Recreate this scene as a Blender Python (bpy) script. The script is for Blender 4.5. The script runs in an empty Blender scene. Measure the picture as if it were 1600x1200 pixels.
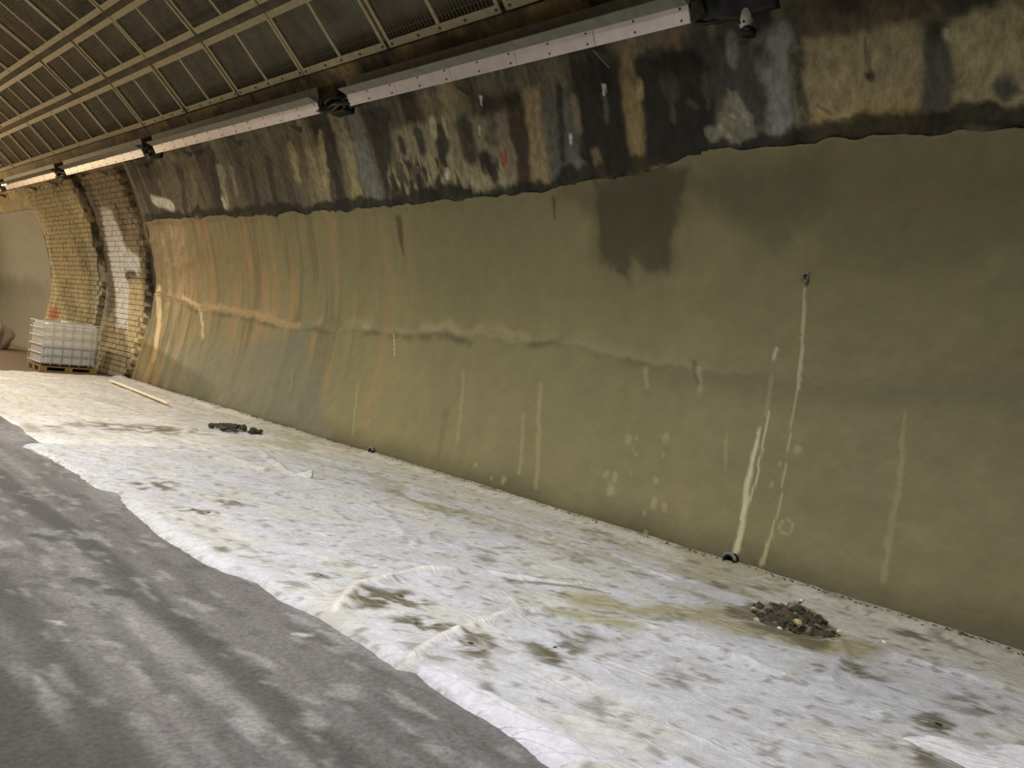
import bpy, math, random
import numpy as np
from mathutils import Matrix, Vector
random.seed(7); RNG = np.random.default_rng(7)
scn = bpy.context.scene
COL = scn.collection

# ------------------------------------------------------------------ camera
CAM_H = 1.6
F_PX = 1200.0
VP = (-416.0, 401.0); HOR = 0.123          # where the tunnel vanishes, and the tilt of the horizon
d_ = np.array([VP[0]-800, 600-VP[1], F_PX]); d_ /= np.linalg.norm(d_)
p_ = np.array([VP[0]+2400-800, 600-(VP[1]+2400*HOR), F_PX])
u_ = np.cross(d_, p_); u_ /= np.linalg.norm(u_)
if u_[1] < 0: u_ = -u_
w_ = np.cross(u_, d_); w_ /= np.linalg.norm(w_)
if w_[0] < 0: w_ = -w_
# world: X towards the wall, Y along the tunnel, Z up, floor at 0
cd = bpy.data.cameras.new('camera'); cam = bpy.data.objects.new('camera', cd); COL.objects.link(cam)
right = Vector((w_[0], d_[0], u_[0])); up = Vector((w_[1], d_[1], u_[1])); fwd = Vector((w_[2], d_[2], u_[2]))
M = Matrix(((right.x, up.x, -fwd.x, 0), (right.y, up.y, -fwd.y, 0), (right.z, up.z, -fwd.z, CAM_H), (0, 0, 0, 1)))
cam.matrix_world = M
cd.sensor_width = 36; cd.lens = 27.0; cd.clip_start = 0.05; cd.clip_end = 200
scn.camera = cam

# ------------------------------------------------------------------ world, lamps, exposure
wd = bpy.data.worlds.new('world'); scn.world = wd; wd.use_nodes = True
bg = wd.node_tree.nodes['Background']; bg.inputs[0].default_value = (0.9, 0.85, 0.75, 1); bg.inputs[1].default_value = 0.02
vs = scn.view_settings
vs.view_transform = 'Standard'; vs.look = 'None'; vs.gamma = 1.0; vs.use_curve_mapping = False
vs.exposure = -0.78
# tunnel luminaires: (x, y, z, watts, colour); the fittings themselves are built at the end
LAMPS = [(1.2, -2.5, 6.25, 240, (1.0, 0.98, 0.98)),
         (1.2, 3.5, 6.25, 510, (1.0, 0.98, 0.98)),
         (1.2, 9.5, 6.25, 540, (1.0, 0.96, 0.90)),
         (1.2, 15.5, 6.25, 600, (1.0, 0.90, 0.75)),
         (1.2, 21.5, 6.25, 520, (1.0, 0.82, 0.62)),
         (1.2, 27.5, 6.25, 560, (1.0, 0.82, 0.62)),
         (1.2, 33.5, 6.25, 560, (1.0, 0.82, 0.62))]
for (x, y, z, wtt, c) in LAMPS:
    ld = bpy.data.lights.new('lamp_light', 'AREA'); ld.shape = 'RECTANGLE'; ld.size = 0.25; ld.size_y = 1.1
    ld.energy = wtt; ld.color = c; ld.spread = math.radians(136)
    lo = bpy.data.objects.new('lamp_light', ld); lo.location = (x, y, z-0.075); COL.objects.link(lo)

# warm floodlight on a tripod farther down the tunnel, out of the picture to the left, turned back towards the works
WORK = Vector((1.2, 30.5, 2.65)); WDIR = Vector((0.30, -1.0, -0.10)).normalized()
ld = bpy.data.lights.new('flood_light', 'AREA'); ld.shape = 'RECTANGLE'; ld.size = 0.5; ld.size_y = 0.35; ld.energy = 520; ld.color = (1.0, 0.72, 0.42)
lo = bpy.data.objects.new('flood_light', ld); lo.location = WORK+WDIR*0.06; lo.rotation_euler = WDIR.to_track_quat('-Z', 'Y').to_euler(); COL.objects.link(lo)

# ------------------------------------------------------------------ helpers
def lin(c):
    c = np.asarray(c, float)/255.0
    return np.where(c <= 0.04045, c/12.92, ((c+0.055)/1.055)**2.4)

_tab = RNG.random((16, 256, 256))
def vn(x, y, s=0):
    x = np.asarray(x, float); y = np.asarray(y, float)
    xi = np.floor(x).astype(int); yi = np.floor(y).astype(int)
    fx = x-xi; fy = y-yi
    fx = fx*fx*(3-2*fx); fy = fy*fy*(3-2*fy)
    t = _tab[s % 16]
    a = t[xi & 255, yi & 255]; b = t[(xi+1) & 255, yi & 255]
    c = t[xi & 255, (yi+1) & 255]; d = t[(xi+1) & 255, (yi+1) & 255]
    return (a*(1-fx)+b*fx)*(1-fy)+(c*(1-fx)+d*fx)*fy
def fbm(x, y, s=0, o=4, g=0.5):
    r = 0; a = 1; n = 0
    for k in range(o):
        r = r+a*vn(x*2**k+17.3*k, y*2**k+5.1*k, s+k); n += a; a *= g
    return r/n
def ridge(x, y, s=0, o=4):
    r = 0; a = 1; n = 0
    for k in range(o):
        v = 1-abs(2*vn(x*2**k+3.7*k, y*2**k+9.2*k, s+k)-1)
        r = r+a*v*v; n += a; a *= 0.5
    return r/n
def sstep(a, b, x):
    t = np.clip((x-a)/(b-a), 0, 1); return t*t*(3-2*t)

# cross-section of the right half of the tunnel (x from the camera line, z above floor)
PROF = np.array([(6.0, 0.0), (6.15, .65), (6.27, 1.35), (6.3, 1.91), (6.26, 2.29), (6.15, 2.71), (6.08, 2.94), (5.95, 3.39),
                 (5.70, 3.88), (5.53, 4.23), (5.3, 4.59), (5.08, 4.85), (4.67, 5.24), (4.3, 5.52), (3.85, 5.84), (3.42, 6.15),
                 (2.6, 6.55), (1.6, 6.85), (0.5, 6.98)])
_s = np.concatenate([[0], np.cumsum(np.hypot(np.diff(PROF[:, 0]), np.diff(PROF[:, 1])))])
_ss = np.linspace(0, _s[-1], 600)
_px = np.interp(_ss, _s, PROF[:, 0]); _pz = np.interp(_ss, _s, PROF[:, 1])
_k = np.ones(41)/41
_px2 = np.convolve(np.pad(_px, 20, 'edge'), _k, 'valid'); _pz2 = np.convolve(np.pad(_pz, 20, 'edge'), _k, 'valid')
_px2[:8] = _px[:8]; _pz2[:8] = _pz[:8]
_px, _pz = _px2, np.maximum.accumulate(_pz2)
_pt = (_pz-CAM_H)/_px
_nx = -np.gradient(_pz); _nz = np.gradient(_px); _l = np.hypot(_nx, _nz); _nx /= _l; _nz /= _l   # normal into the tunnel
def wx(z): return np.interp(z, _pz, _px)
def wnx(z): return np.interp(z, _pz, _nx)
def wnz(z): return np.interp(z, _pz, _nz)
def ray(p):
    r = np.array([p[0]-800, 600-p[1], F_PX]); return r@w_, r@u_, r@d_
def wat(p):
    """photo point -> (y, z) on the wall"""
    a, b, c = ray(p); x = np.interp(b/a, _pt, _px); return (c/a*x, b/a*x+CAM_H)
def gat(p):
    """photo point -> (x, y) on the floor"""
    a, b, c = ray(p); return (-CAM_H*a/b, -CAM_H*c/b)
def at_t(t, k=1.0):
    """point of the cross-section seen under slope t, moved towards the camera line by k"""
    x = float(np.interp(t, _pt, _px))*k; return x, t*x+CAM_H

def mesh(name, v, f, m=None, parent=None, smooth=False, col=None):
    me = bpy.data.meshes.new(name); me.from_pydata([tuple(p) for p in v], [], [tuple(q) for q in f]); me.update()
    return meshobj(name, me, m, parent, smooth, col)
def meshobj(name, me, m=None, parent=None, smooth=False, col=None):
    if m and not me.materials: me.materials.append(m)
    if smooth: me.polygons.foreach_set('use_smooth', [True]*len(me.polygons))
    if col is not None:
        at = me.color_attributes.new('Col', 'FLOAT_COLOR', 'POINT'); at.data.foreach_set('color', np.asarray(col, np.float32).ravel())
    o = bpy.data.objects.new(name, me); COL.objects.link(o)
    if parent: o.parent = parent
    return o
def grid(name, P, m, parent=None, col=None, smooth=True, flip=False):
    """P: (n, k, 3) array of points"""
    n, k = P.shape[:2]
    me = bpy.data.meshes.new(name)
    idx = np.arange(n*k).reshape(n, k)
    q = np.stack([idx[:-1, :-1], idx[1:, :-1], idx[1:, 1:], idx[:-1, 1:]], -1).reshape(-1, 4)
    if flip: q = q[:, ::-1]
    me.vertices.add(n*k); me.vertices.foreach_set('co', P.astype(np.float32).ravel())
    me.loops.add(q.size); me.loops.foreach_set('vertex_index', q.astype(np.int32).ravel())
    me.polygons.add(len(q)); me.polygons.foreach_set('loop_start', np.arange(0, q.size, 4, dtype=np.int32))
    me.update(calc_edges=True); me.validate()
    return meshobj(name, me, m, parent, smooth, col)
def empty(name, loc, label=None, cat=None, group=None, rz=0):
    o = bpy.data.objects.new(name, None); o.location = loc; o.rotation_euler = (0, 0, rz); COL.objects.link(o)
    o.empty_display_size = 0.1
    if label: tag(o, label, cat, group)
    return o
def tag(o, label, cat, group=None):
    o['label'] = label; o['category'] = cat
    if group: o['group'] = group
    return o
def struct(o): o['kind'] = 'structure'; return o

class MB:
    def __init__(s): s.v = []; s.f = []
    def add(s, v, f):
        n = len(s.v); s.v += [tuple(p) for p in v]; s.f += [tuple(i+n for i in q) for q in f]; return s
    def hexa(s, c8):
        return s.add(c8, [(0, 3, 2, 1), (4, 5, 6, 7), (0, 1, 5, 4), (1, 2, 6, 5), (2, 3, 7, 6), (3, 0, 4, 7)])
    def box(s, x0, x1, y0, y1, z0, z1, b=0.0):
        if b <= 0:
            return s.hexa([(x0, y0, z0), (x1, y0, z0), (x1, y1, z0), (x0, y1, z0), (x0, y0, z1), (x1, y0, z1), (x1, y1, z1), (x0, y1, z1)])
        def ring(z, i): return [(x0+i, y0+b, z), (x0+b, y0+i, z), (x1-b, y0+i, z), (x1-i, y0+b, z), (x1-i, y1-b, z), (x1-b, y1-i, z), (x0+b, y1-i, z), (x0+i, y1-b, z)]
        rs = [ring(z0, b*0.7), ring(z0+b, 0), ring(z1-b, 0), ring(z1, b*0.7)]
        v = sum(rs, []); f = [tuple(range(7, -1, -1)), tuple(range(24, 32))]
        for k in range(3):
            for i in range(8):
                j = (i+1) % 8; f.append((8*k+i, 8*k+j, 8*k+8+j, 8*k+8+i))
        return s.add(v, f)
    def tube(s, pts, r, n=8, cap=True):
        pts = [Vector(p) for p in pts]; rs = r if isinstance(r, (list, tuple)) else [r]*len(pts)
        v = []; f = []; prev = None
        for i, p in enumerate(pts):
            t = (pts[min(i+1, len(pts)-1)]-pts[max(i-1, 0)]).normalized()
            a = prev-t*prev.dot(t) if prev is not None else t.orthogonal()
            a.normalize(); prev = a; b = t.cross(a)
            for k in range(n):
                q = 2*math.pi*(k+0.5)/n; v.append(p+(a*math.cos(q)+b*math.sin(q))*rs[i])
        for i in range(len(pts)-1):
            for k in range(n):
                j = (k+1) % n; f.append((i*n+k, i*n+j, i*n+n+j, i*n+n+k))
        if cap: f.append(tuple(range(n-1, -1, -1))); f.append(tuple(range(len(pts)*n-n, len(pts)*n)))
        return s.add(v, f)
    def build(s, name, m, parent=None, smooth=False): return mesh(name, s.v, s.f, m, parent, smooth)
    def me(s, name, m, smooth=False):
        me = bpy.data.meshes.new(name); me.from_pydata(s.v, [], s.f); me.update(); me.materials.append(m)
        if smooth: me.polygons.foreach_set('use_smooth', [True]*len(me.polygons))
        return me

# ------------------------------------------------------------------ materials
def material(name, base=None, rough=0.7, spec=0.4, wet=None, noise=(6, 0.25), bump=(30, 0.3, 0.01), fine=None, metal=0.0, coat=0.0, stretch=(1, 1, 1), trans=0.0):
    """base None -> the surface's own pigment from its colour layer; its alpha is how damp it is (towards roughness wet)"""
    m = bpy.data.materials.new(name); m.use_nodes = True
    nt = m.node_tree; N = nt.nodes; L = nt.links; bs = N['Principled BSDF']
    tc = N.new('ShaderNodeTexCoord'); mp = N.new('ShaderNodeMapping'); mp.inputs['Scale'].default_value = stretch
    L.new(tc.outputs['Object'], mp.inputs['Vector'])
    nz = N.new('ShaderNodeTexNoise'); nz.inputs['Scale'].default_value = noise[0]; nz.inputs['Detail'].default_value = 8; nz.inputs['Roughness'].default_value = 0.65
    L.new(mp.outputs[0], nz.inputs['Vector'])
    mr = N.new('ShaderNodeMapRange'); mr.inputs[1].default_value = 0.25; mr.inputs[2].default_value = 0.75
    mr.inputs[3].default_value = 1-noise[1]; mr.inputs[4].default_value = 1+noise[1]; L.new(nz.outputs['Fac'], mr.inputs[0])
    mx = N.new('ShaderNodeMix'); mx.data_type = 'RGBA'; mx.blend_type = 'MULTIPLY'; mx.inputs[0].default_value = 1.0; mx.clamp_result = False
    if base is None:
        at = N.new('ShaderNodeAttribute'); at.attribute_name = 'Col'; L.new(at.outputs['Color'], mx.inputs[6])
        if wet is not None:
            r = N.new('ShaderNodeMapRange'); r.inputs[3].default_value = rough; r.inputs[4].default_value = wet
            L.new(at.outputs['Alpha'], r.inputs[0]); L.new(r.outputs[0], bs.inputs['Roughness'])
    else:
        mx.inputs[6].default_value = (*lin(base), 1)
    L.new(mr.outputs[0], mx.inputs[7]); L.new(mx.outputs[2], bs.inputs['Base Color'])
    if wet is None or base is not None: bs.inputs['Roughness'].default_value = rough
    bs.inputs['Specular IOR Level'].default_value = spec; bs.inputs['Metallic'].default_value = metal; bs.inputs['Coat Weight'].default_value = coat
    if trans: bs.inputs['Transmission Weight'].default_value = trans
    if bump:
        n2 = N.new('ShaderNodeTexNoise'); n2.inputs['Scale'].default_value = bump[0]; n2.inputs['Detail'].default_value = 8; n2.inputs['Roughness'].default_value = 0.7
        L.new(mp.outputs[0], n2.inputs['Vector'])
        b = N.new('ShaderNodeBump'); b.inputs['Strength'].default_value = bump[1]; b.inputs['Distance'].default_value = bump[2]
        L.new(n2.outputs['Fac'], b.inputs['Height']); L.new(b.outputs[0], bs.inputs['Normal'])
    return m
M_OLD = material('old_lining', None, 0.75, 0.35, wet=0.35, noise=(15, 0.5), bump=(26, 0.7, 0.03), stretch=(1, 1, 0.5))
M_COAT = material('shotcrete', None, 0.62, 0.35, wet=0.3, noise=(5, 0.10), bump=(34, 0.4, 0.010))
M_ROAD = material('road_dust', None, 0.8, 0.3, wet=0.5, noise=(42, 0.42), bump=(60, 0.7, 0.012))
M_SHEET = material('plastic_sheet', None, 0.25, 0.5, wet=0.7, noise=(18, 0.2), bump=(30, 0.65, 0.02))
def add_creases(m):
    # sharp crease lines: ridged noise pulled out along two directions, whitening the plastic a little and denting it
    nt = m.node_tree; N = nt.nodes; L = nt.links; tc = N.new('ShaderNodeTexCoord'); hs = []
    for ang, sc, st in ((0.75, 1.5, (0.35, 3.0, 1)), (1.5, 1.7, (0.3, 2.8, 1)), (1.12, 1.9, (0.35, 2.8, 1))):
        mp = N.new('ShaderNodeMapping'); mp.inputs['Rotation'].default_value = (0, 0, ang); L.new(tc.outputs['Object'], mp.inputs['Vector'])
        m2 = N.new('ShaderNodeVectorMath'); m2.operation = 'MULTIPLY'; m2.inputs[1].default_value = st; L.new(mp.outputs[0], m2.inputs[0])
        nz = N.new('ShaderNodeTexNoise'); nz.inputs['Scale'].default_value = sc; nz.inputs['Detail'].default_value = 2; nz.inputs['Roughness'].default_value = 0.4; nz.inputs['Distortion'].default_value = 0.1; L.new(m2.outputs[0], nz.inputs['Vector'])
        a = N.new('ShaderNodeMath'); a.operation = 'SUBTRACT'; a.inputs[1].default_value = 0.5; L.new(nz.outputs['Fac'], a.inputs[0])
        b = N.new('ShaderNodeMath'); b.operation = 'ABSOLUTE'; L.new(a.outputs[0], b.inputs[0])
        r = N.new('ShaderNodeMapRange'); r.inputs[1].default_value = 0.0; r.inputs[2].default_value = 0.014; r.inputs[3].default_value = 1.0; r.inputs[4].default_value = 0.0; L.new(b.outputs[0], r.inputs[0]); hs.append(r)
    s1 = N.new('ShaderNodeMath'); s1.operation = 'MAXIMUM'; L.new(hs[0].outputs[0], s1.inputs[0]); L.new(hs[1].outputs[0], s1.inputs[1])
    s2 = N.new('ShaderNodeMath'); s2.operation = 'MAXIMUM'; L.new(s1.outputs[0], s2.inputs[0]); L.new(hs[2].outputs[0], s2.inputs[1])
    bp = next(n for n in N if n.bl_idname == 'ShaderNodeBump'); b2 = N.new('ShaderNodeBump'); b2.inputs['Strength'].default_value = 0.45; b2.inputs['Distance'].default_value = 0.012
    L.new(s2.outputs[0], b2.inputs['Height']); L.new(bp.outputs[0], b2.inputs['Normal']); bs = N['Principled BSDF']; L.new(b2.outputs[0], bs.inputs['Normal'])
    src = bs.inputs['Base Color'].links[0].from_socket; mx = N.new('ShaderNodeMix'); mx.data_type = 'RGBA'; mx.inputs[7].default_value = (0.72, 0.71, 0.68, 1)
    k = N.new('ShaderNodeMath'); k.operation = 'MULTIPLY'; k.inputs[1].default_value = 0.30; L.new(s2.outputs[0], k.inputs[0]); L.new(k.outputs[0], mx.inputs[0]); L.new(src, mx.inputs[6]); L.new(mx.outputs[2], bs.inputs['Base Color'])
add_creases(M_SHEET)
M_RAIL = material('dusty_cream_steel', (178, 168, 132), 0.6, 0.4, noise=(12, 0.25), bump=(60, 0.2, 0.004))
M_WIRE = material('dull_wire', (126, 120, 100), 0.6, 0.4, bump=None)
M_LIN = material('dark_lining', (132, 127, 111), 0.85, 0.3, noise=(2.5, 0.5), bump=(16, 0.5, 0.03))
M_DUCT = material('pinkish_white_paint', (240, 226, 220), 0.38, 0.5, noise=(7, 0.12), bump=(5, 0.12, 0.01))
M_PLATE = material('grey_steel', (128, 128, 116), 0.5, 0.5, noise=(9, 0.3), bump=(40, 0.15, 0.004))
M_BLACK = material('black_rubber', (24, 23, 26), 0.5, 0.4, bump=None)
M_SCREW = material('dark_screw', (46, 42, 38), 0.5, 0.5, bump=None)
M_TANK = material('white_polyethylene', (244, 242, 236), 0.4, 0.45, noise=(3, 0.06), bump=None)
_nt = M_TANK.node_tree; _tr = _nt.nodes.new('ShaderNodeBsdfTranslucent'); _tr.inputs[0].default_value = (0.85, 0.84, 0.8, 1); _ms = _nt.nodes.new('ShaderNodeMixShader'); _ms.inputs[0].default_value = 0.5
_nt.links.new(_nt.nodes['Principled BSDF'].outputs[0], _ms.inputs[1]); _nt.links.new(_tr.outputs[0], _ms.inputs[2]); _nt.links.new(_ms.outputs[0], _nt.nodes['Material Output'].inputs[0])
M_CAGE = material('galvanised_tube', (196, 194, 186), 0.45, 0.5, metal=0.3, bump=None)
M_WOOD = material('pallet_wood', (150, 122, 80), 0.8, 0.3, noise=(14, 0.3))
M_RUB = material('dark_rubble', (74, 70, 56), 0.85, 0.3, noise=(30, 0.4), bump=(60, 0.6, 0.01))
M_RUBG = material('grey_rubble', (128, 124, 104), 0.85, 0.3, noise=(30, 0.3), bump=(60, 0.6, 0.01))
M_YEL = material('yellow_chip', (186, 174, 116), 0.7, 0.3, noise=(30, 0.2))
M_WHT = material('white_chip', (225, 224, 214), 0.6, 0.4, noise=(30, 0.1))
M_LAMP = material('lamp_housing', (190, 190, 186), 0.5, 0.4, bump=None)

# ------------------------------------------------------------------ painting pigment on a surface, in the surface's own metres
class Paint:
    def __init__(s, A, B, base, wet=0.0, seed=0):
        s.A = A.ravel(); s.B = B.ravel(); n = s.A.size
        s.c = np.tile(lin(base), (n, 1)); s.w = np.full(n, float(wet)); s.seed = seed
        s.n1 = fbm(s.A*2.3, s.B*2.3, seed+1)-0.5; s.n2 = fbm(s.A*2.3+31, s.B*2.3+7, seed+5)-0.5
        s.n3 = fbm(s.A*11, s.B*11, seed+2)-0.5; s.n4 = fbm(s.A*11+5, s.B*11+9, seed+3)-0.5
    def mix(s, a, color, wet=None):
        a = np.clip(a, 0, 1)[:, None]; s.c = s.c*(1-a)+lin(color)*a
        if wet is not None: s.w = s.w*(1-a[:, 0])+wet*a[:, 0]
    def mul(s, k): s.c = s.c*np.asarray(k)[:, None]
    def poly(s, pts, color, alpha=1.0, soft=0.06, warp=0.2, fine=0.08, wet=None):
        P = np.asarray(pts, float); pad = soft+warp+fine
        sel = np.where((s.A > P[:, 0].min()-pad) & (s.A < P[:, 0].max()+pad) & (s.B > P[:, 1].min()-pad) & (s.B < P[:, 1].max()+pad))[0]
        if not len(sel): return
        a = s.A[sel]+warp*s.n1[sel]+fine*s.n3[sel]; b = s.B[sel]+warp*s.n2[sel]+fine*s.n4[sel]
        ins = np.zeros(len(sel), bool); dm = np.full(len(sel), 9.0)
        for i in range(len(P)):
            x0, y0 = P[i]; x1, y1 = P[(i+1) % len(P)]
            if y0 != y1:
                c = ((y0 > b) != (y1 > b)) & (a < (x1-x0)*(b-y0)/(y1-y0)+x0); ins ^= c
            dx, dy = x1-x0, y1-y0; t = np.clip(((a-x0)*dx+(b-y0)*dy)/(dx*dx+dy*dy+1e-9), 0, 1)
            dm = np.minimum(dm, np.hypot(a-x0-t*dx, b-y0-t*dy))
        sd = np.where(ins, dm, -dm); m = np.zeros(s.A.size); m[sel] = sstep(-soft, soft, sd)*alpha
        s.mix(m, color, wet)
    def stroke(s, pts, width, color, alpha=1.0, warp=0.05, fine=0.03, wet=None, fade=True):
        P = np.asarray(pts, float); W = np.broadcast_to(np.asarray(width, float), (len(P),))
        pad = W.max()*2+warp+fine
        sel = np.where((s.A > P[:, 0].min()-pad) & (s.A < P[:, 0].max()+pad) & (s.B > P[:, 1].min()-pad) & (s.B < P[:, 1].max()+pad))[0]
        if not len(sel): return
        a = s.A[sel]+warp*s.n1[sel]+fine*s.n3[sel]; b = s.B[sel]+warp*s.n2[sel]+fine*s.n4[sel]
        best = np.zeros(len(sel))
        for i in range(len(P)-1):
            x0, y0 = P[i]; x1, y1 = P[i+1]; dx, dy = x1-x0, y1-y0
            t = np.clip(((a-x0)*dx+(b-y0)*dy)/(dx*dx+dy*dy+1e-9), 0, 1)
            w = W[i]+(W[i+1]-W[i])*t; r = np.hypot(a-x0-t*dx, b-y0-t*dy)/np.maximum(w, 1e-4)
            best = np.maximum(best, 1-sstep(0.5, 1.15, r))
        m = np.zeros(s.A.size); m[sel] = best*alpha; s.mix(m, color, wet)
    def speckle(s, pts, color, alpha=0.8, scale=9.0, thr=0.55, stretch=(1, 1), **kw):
        q = Paint.__new__(Paint); q.__dict__ = dict(s.__dict__); q.c = np.zeros((s.A.size, 3)); q.w = np.zeros(s.A.size)
        q.poly(pts, (255, 255, 255), 1.0, **kw)
        n = fbm(s.A*scale*stretch[0], s.B*scale*stretch[1], s.seed+7, 4)
        s.mix(q.c[:, 0]*sstep(thr-0.05, thr+0.07, n)*alpha, color)
    def rgba(s): return np.concatenate([np.clip(s.c, 0.002, 1), np.clip(s.w, 0, 1)[:, None]], 1)
def W(*pts): return [wat(p) for p in pts]
def G(*pts): return [gat(p) for p in pts]

def paint_old(p):
    """dirt, lime, rust and some painted light and shade on the old lining; p is a Paint over (y, z)"""
    y, z = p.A, p.B
    st = fbm(y*3.2, z*0.45, 3); st2 = fbm(y*9, z*0.9, 8)
    p.mix(sstep(0.42, 0.68, st), (52, 48, 40)); p.mix(sstep(0.5, 0.7, fbm(y*2.1, z*0.5, 11))*0.6, (150, 138, 104)); p.mix(sstep(0.5, 0.66, st2)*0.5, (60, 56, 46))
    # far streaky stretch
    p.poly(W((235, 255), (470, 205), (500, 330), (235, 345)), (84, 78, 64), 0.6, 0.15)
    for a, b, w, c in (((500, 215), (512, 300), .1, (150, 140, 100)), ((455, 235), (462, 275), .12, (150, 142, 104)), ((345, 265), (352, 315), .12, (158, 152, 130)),
                       ((362, 262), (368, 300), .08, (140, 136, 120)), ((300, 265), (306, 320), .1, (120, 108, 84)), ((540, 220), (560, 310), .14, (146, 136, 96)),
                       ((530, 190), (545, 240), .1, (128, 124, 100)), ((480, 240), (490, 310), .1, (120, 112, 84)), ((250, 290), (262, 320), .1, (120, 104, 80))):
        p.stroke(W(a, b), w, c, 0.85, 0.15, 0.12)
    for a, b, w in (((520, 215), (530, 320), .07), ((420, 250), (432, 320), .1), ((330, 240), (345, 330), .15), ((395, 270), (405, 330), .1), ((280, 265), (290, 330), .12)):
        p.stroke(W(a, b), w, (44, 40, 34), 0.75, 0.15, 0.12)
    p.stroke(W((240, 312), (268, 322)), .12, (205, 200, 185), 0.9, 0.1)
    p.stroke(W((348, 312), (352, 322)), .06, (200, 195, 175), 0.9, 0.05)
    p.poly(W((536, 165), (556, 165), (580, 240), (600, 320), (575, 325), (555, 245)), (112, 114, 104), 0.95, 0.06, 0.1)
    p.poly(W((562, 170), (605, 165), (615, 245), (625, 320), (603, 322), (590, 250)), (48, 46, 40), 0.9, 0.05, 0.1)
    # pale block with dark drill marks, speckled band below it
    p.poly(W((616, 200), (700, 182), (760, 180), (765, 235), (690, 250), (622, 250)), (142, 136, 108), 0.9, 0.05, 0.12)
    p.speckle(W((605, 250), (780, 232), (795, 300), (610, 318)), (150, 144, 112), 0.9, 7, 0.5, (1.5, 0.7))
    p.speckle(W((605, 250), (780, 232), (795, 300), (610, 318)), (40, 38, 30), 0.9, 8, 0.56, (1.5, 0.6))
    for c, r in (((628, 226), .07), ((655, 218), .1), ((691, 215), .11), ((730, 216), .16), ((688, 232), .07)):
        a = wat(c); p.stroke([(a[0], a[1]+r*.6), (a[0], a[1]-r*.9)], r, (52, 52, 46), 0.9, 0.05, 0.05)
    p.stroke(W((676, 190), (678, 208)), .07, (190, 184, 150), 0.8); p.stroke(W((692, 188), (698, 210)), .04, (178, 172, 140), 0.8)
    p.stroke(W((632, 262), (638, 278)), .05, (150, 132, 100), 0.8); p.stroke(W((701, 268), (703, 276)), .05, (176, 184, 140), 0.8)
    # brown and tan stripes
    p.poly(W((770, 150), (785, 150), (806, 230), (808, 292), (790, 296), (780, 240)), (132, 120, 98), 0.95, 0.04, 0.08)
    p.poly(W((785, 150), (815, 145), (830, 230), (832, 292), (808, 295), (804, 230)), (62, 54, 43), 0.95, 0.04, 0.08)
    p.poly(W((817, 140), (842, 135), (855, 220), (860, 285), (834, 290), (828, 220)), (148, 130, 98), 0.9, 0.04, 0.08)
    p.stroke(W((783, 240), (786, 258)), .018, (150, 40, 34), 1, 0.02, 0.02); p.stroke(W((789, 238), (790, 254)), .018, (150, 40, 34), 1, 0.02, 0.02)
    p.poly(W((745, 145), (815, 140), (818, 165), (750, 180)), (34, 30, 26), 0.85, 0.06, 0.1)
    p.poly(W((800, 170), (815, 168), (818, 190), (802, 192)), (74, 60, 46), 0.7, 0.06, 0.1)
    # grey then near black stretch with the rusty streak
    p.poly(W((846, 140), (890, 130), (915, 270), (862, 285)), (92, 92, 84), 0.85, 0.06, 0.1)
    p.poly(W((885, 100), (1110, 70), (1120, 150), (1095, 235), (1060, 250), (910, 275)), (26, 25, 21), 0.97, 0.06, 0.15, wet=0.6)
    for a, b, w, c in (((893, 150), (903, 200), .05, (120, 112, 84)), ((872, 140), (880, 250), .05, (44, 44, 40)), ((930, 240), (938, 268), .07, (110, 100, 70)),
                       ((945, 150), (950, 190), .03, (84, 82, 70)), ((1047, 130), (1052, 190), .03, (70, 68, 58)), ((1100, 120), (1104, 165), .03, (74, 62, 46)), ((1078, 160), (1084, 168), .03, (74, 62, 46)),
                       ((902, 258), (912, 270), .1, (112, 110, 92)), ((1040, 125), (1050, 140), .1, (66, 60, 50))):
        p.stroke(W(a, b), w, c, 0.85, 0.06, 0.06)
    p.speckle(W((1075, 110), (1115, 100), (1115, 190), (1080, 200)), (62, 50, 38), 0.7, 6, 0.52)
    p.stroke(W((975, 80), (978, 115), (990, 190), (999, 258)), [.07, .11, .12, .1], (140, 122, 82), 0.9, 0.06, 0.05)
    p.stroke(W((997, 130), (999, 150)), .04, (150, 140, 96), 0.9)
    p.poly(W((1020, 45), (1075, 35), (1068, 75), (1045, 78)), (122, 104, 80), 0.9, 0.05, 0.1)
    for c in ((945, 140), (892, 218), (750, 203), (751, 157), (1143, 205), (700, 275)):
        a = wat(c); p.stroke([(a[0], a[1]+.03), (a[0]+.01, a[1]-.03)], .018, (225, 225, 210), 0.9, 0.02, 0.02, wet=1)
    # smooth grey, rough strip, tan panels towards the right
    p.poly(W((1085, 60), (1190, 20), (1200, 120), (1190, 200), (1150, 150), (1110, 150)), (62, 62, 57), 0.9, 0.06, 0.12)
    p.poly(W((1170, 60), (1245, 30), (1240, 90), (1236, 225), (1192, 235), (1196, 150), (1180, 110)), (124, 127, 120), 0.95, 0.05, 0.12)
    p.poly(W((1150, 70), (1195, 60), (1200, 90), (1160, 95)), (66, 64, 60), 0.8, 0.05, 0.1)
    p.stroke(W((1140, 65), (1143, 95)), .07, (118, 116, 104), 0.9, 0.06)
    p.poly(W((1136, 143), (1150, 147), (1160, 165), (1172, 178), (1180, 212), (1165, 215), (1150, 238), (1132, 242), (1118, 230), (1108, 232), (1100, 203), (1118, 195), (1130, 165)), (120, 118, 98), 1.0, 0.012, 0.05, 0.07)
    p.speckle(W((1136, 155), (1160, 165), (1172, 200), (1140, 235), (1110, 220)), (168, 164, 138), 0.7, 14, 0.55, soft=0.04, warp=0.1)
    p.poly(W((1225, 10), (1248, 10), (1260, 75), (1240, 75)), (40, 38, 34), 0.8, 0.05, 0.1)
    p.poly(W((1233, 80), (1258, 75), (1266, 225), (1238, 230)), (108, 104, 82), 0.9, 0.03, 0.06)
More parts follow.
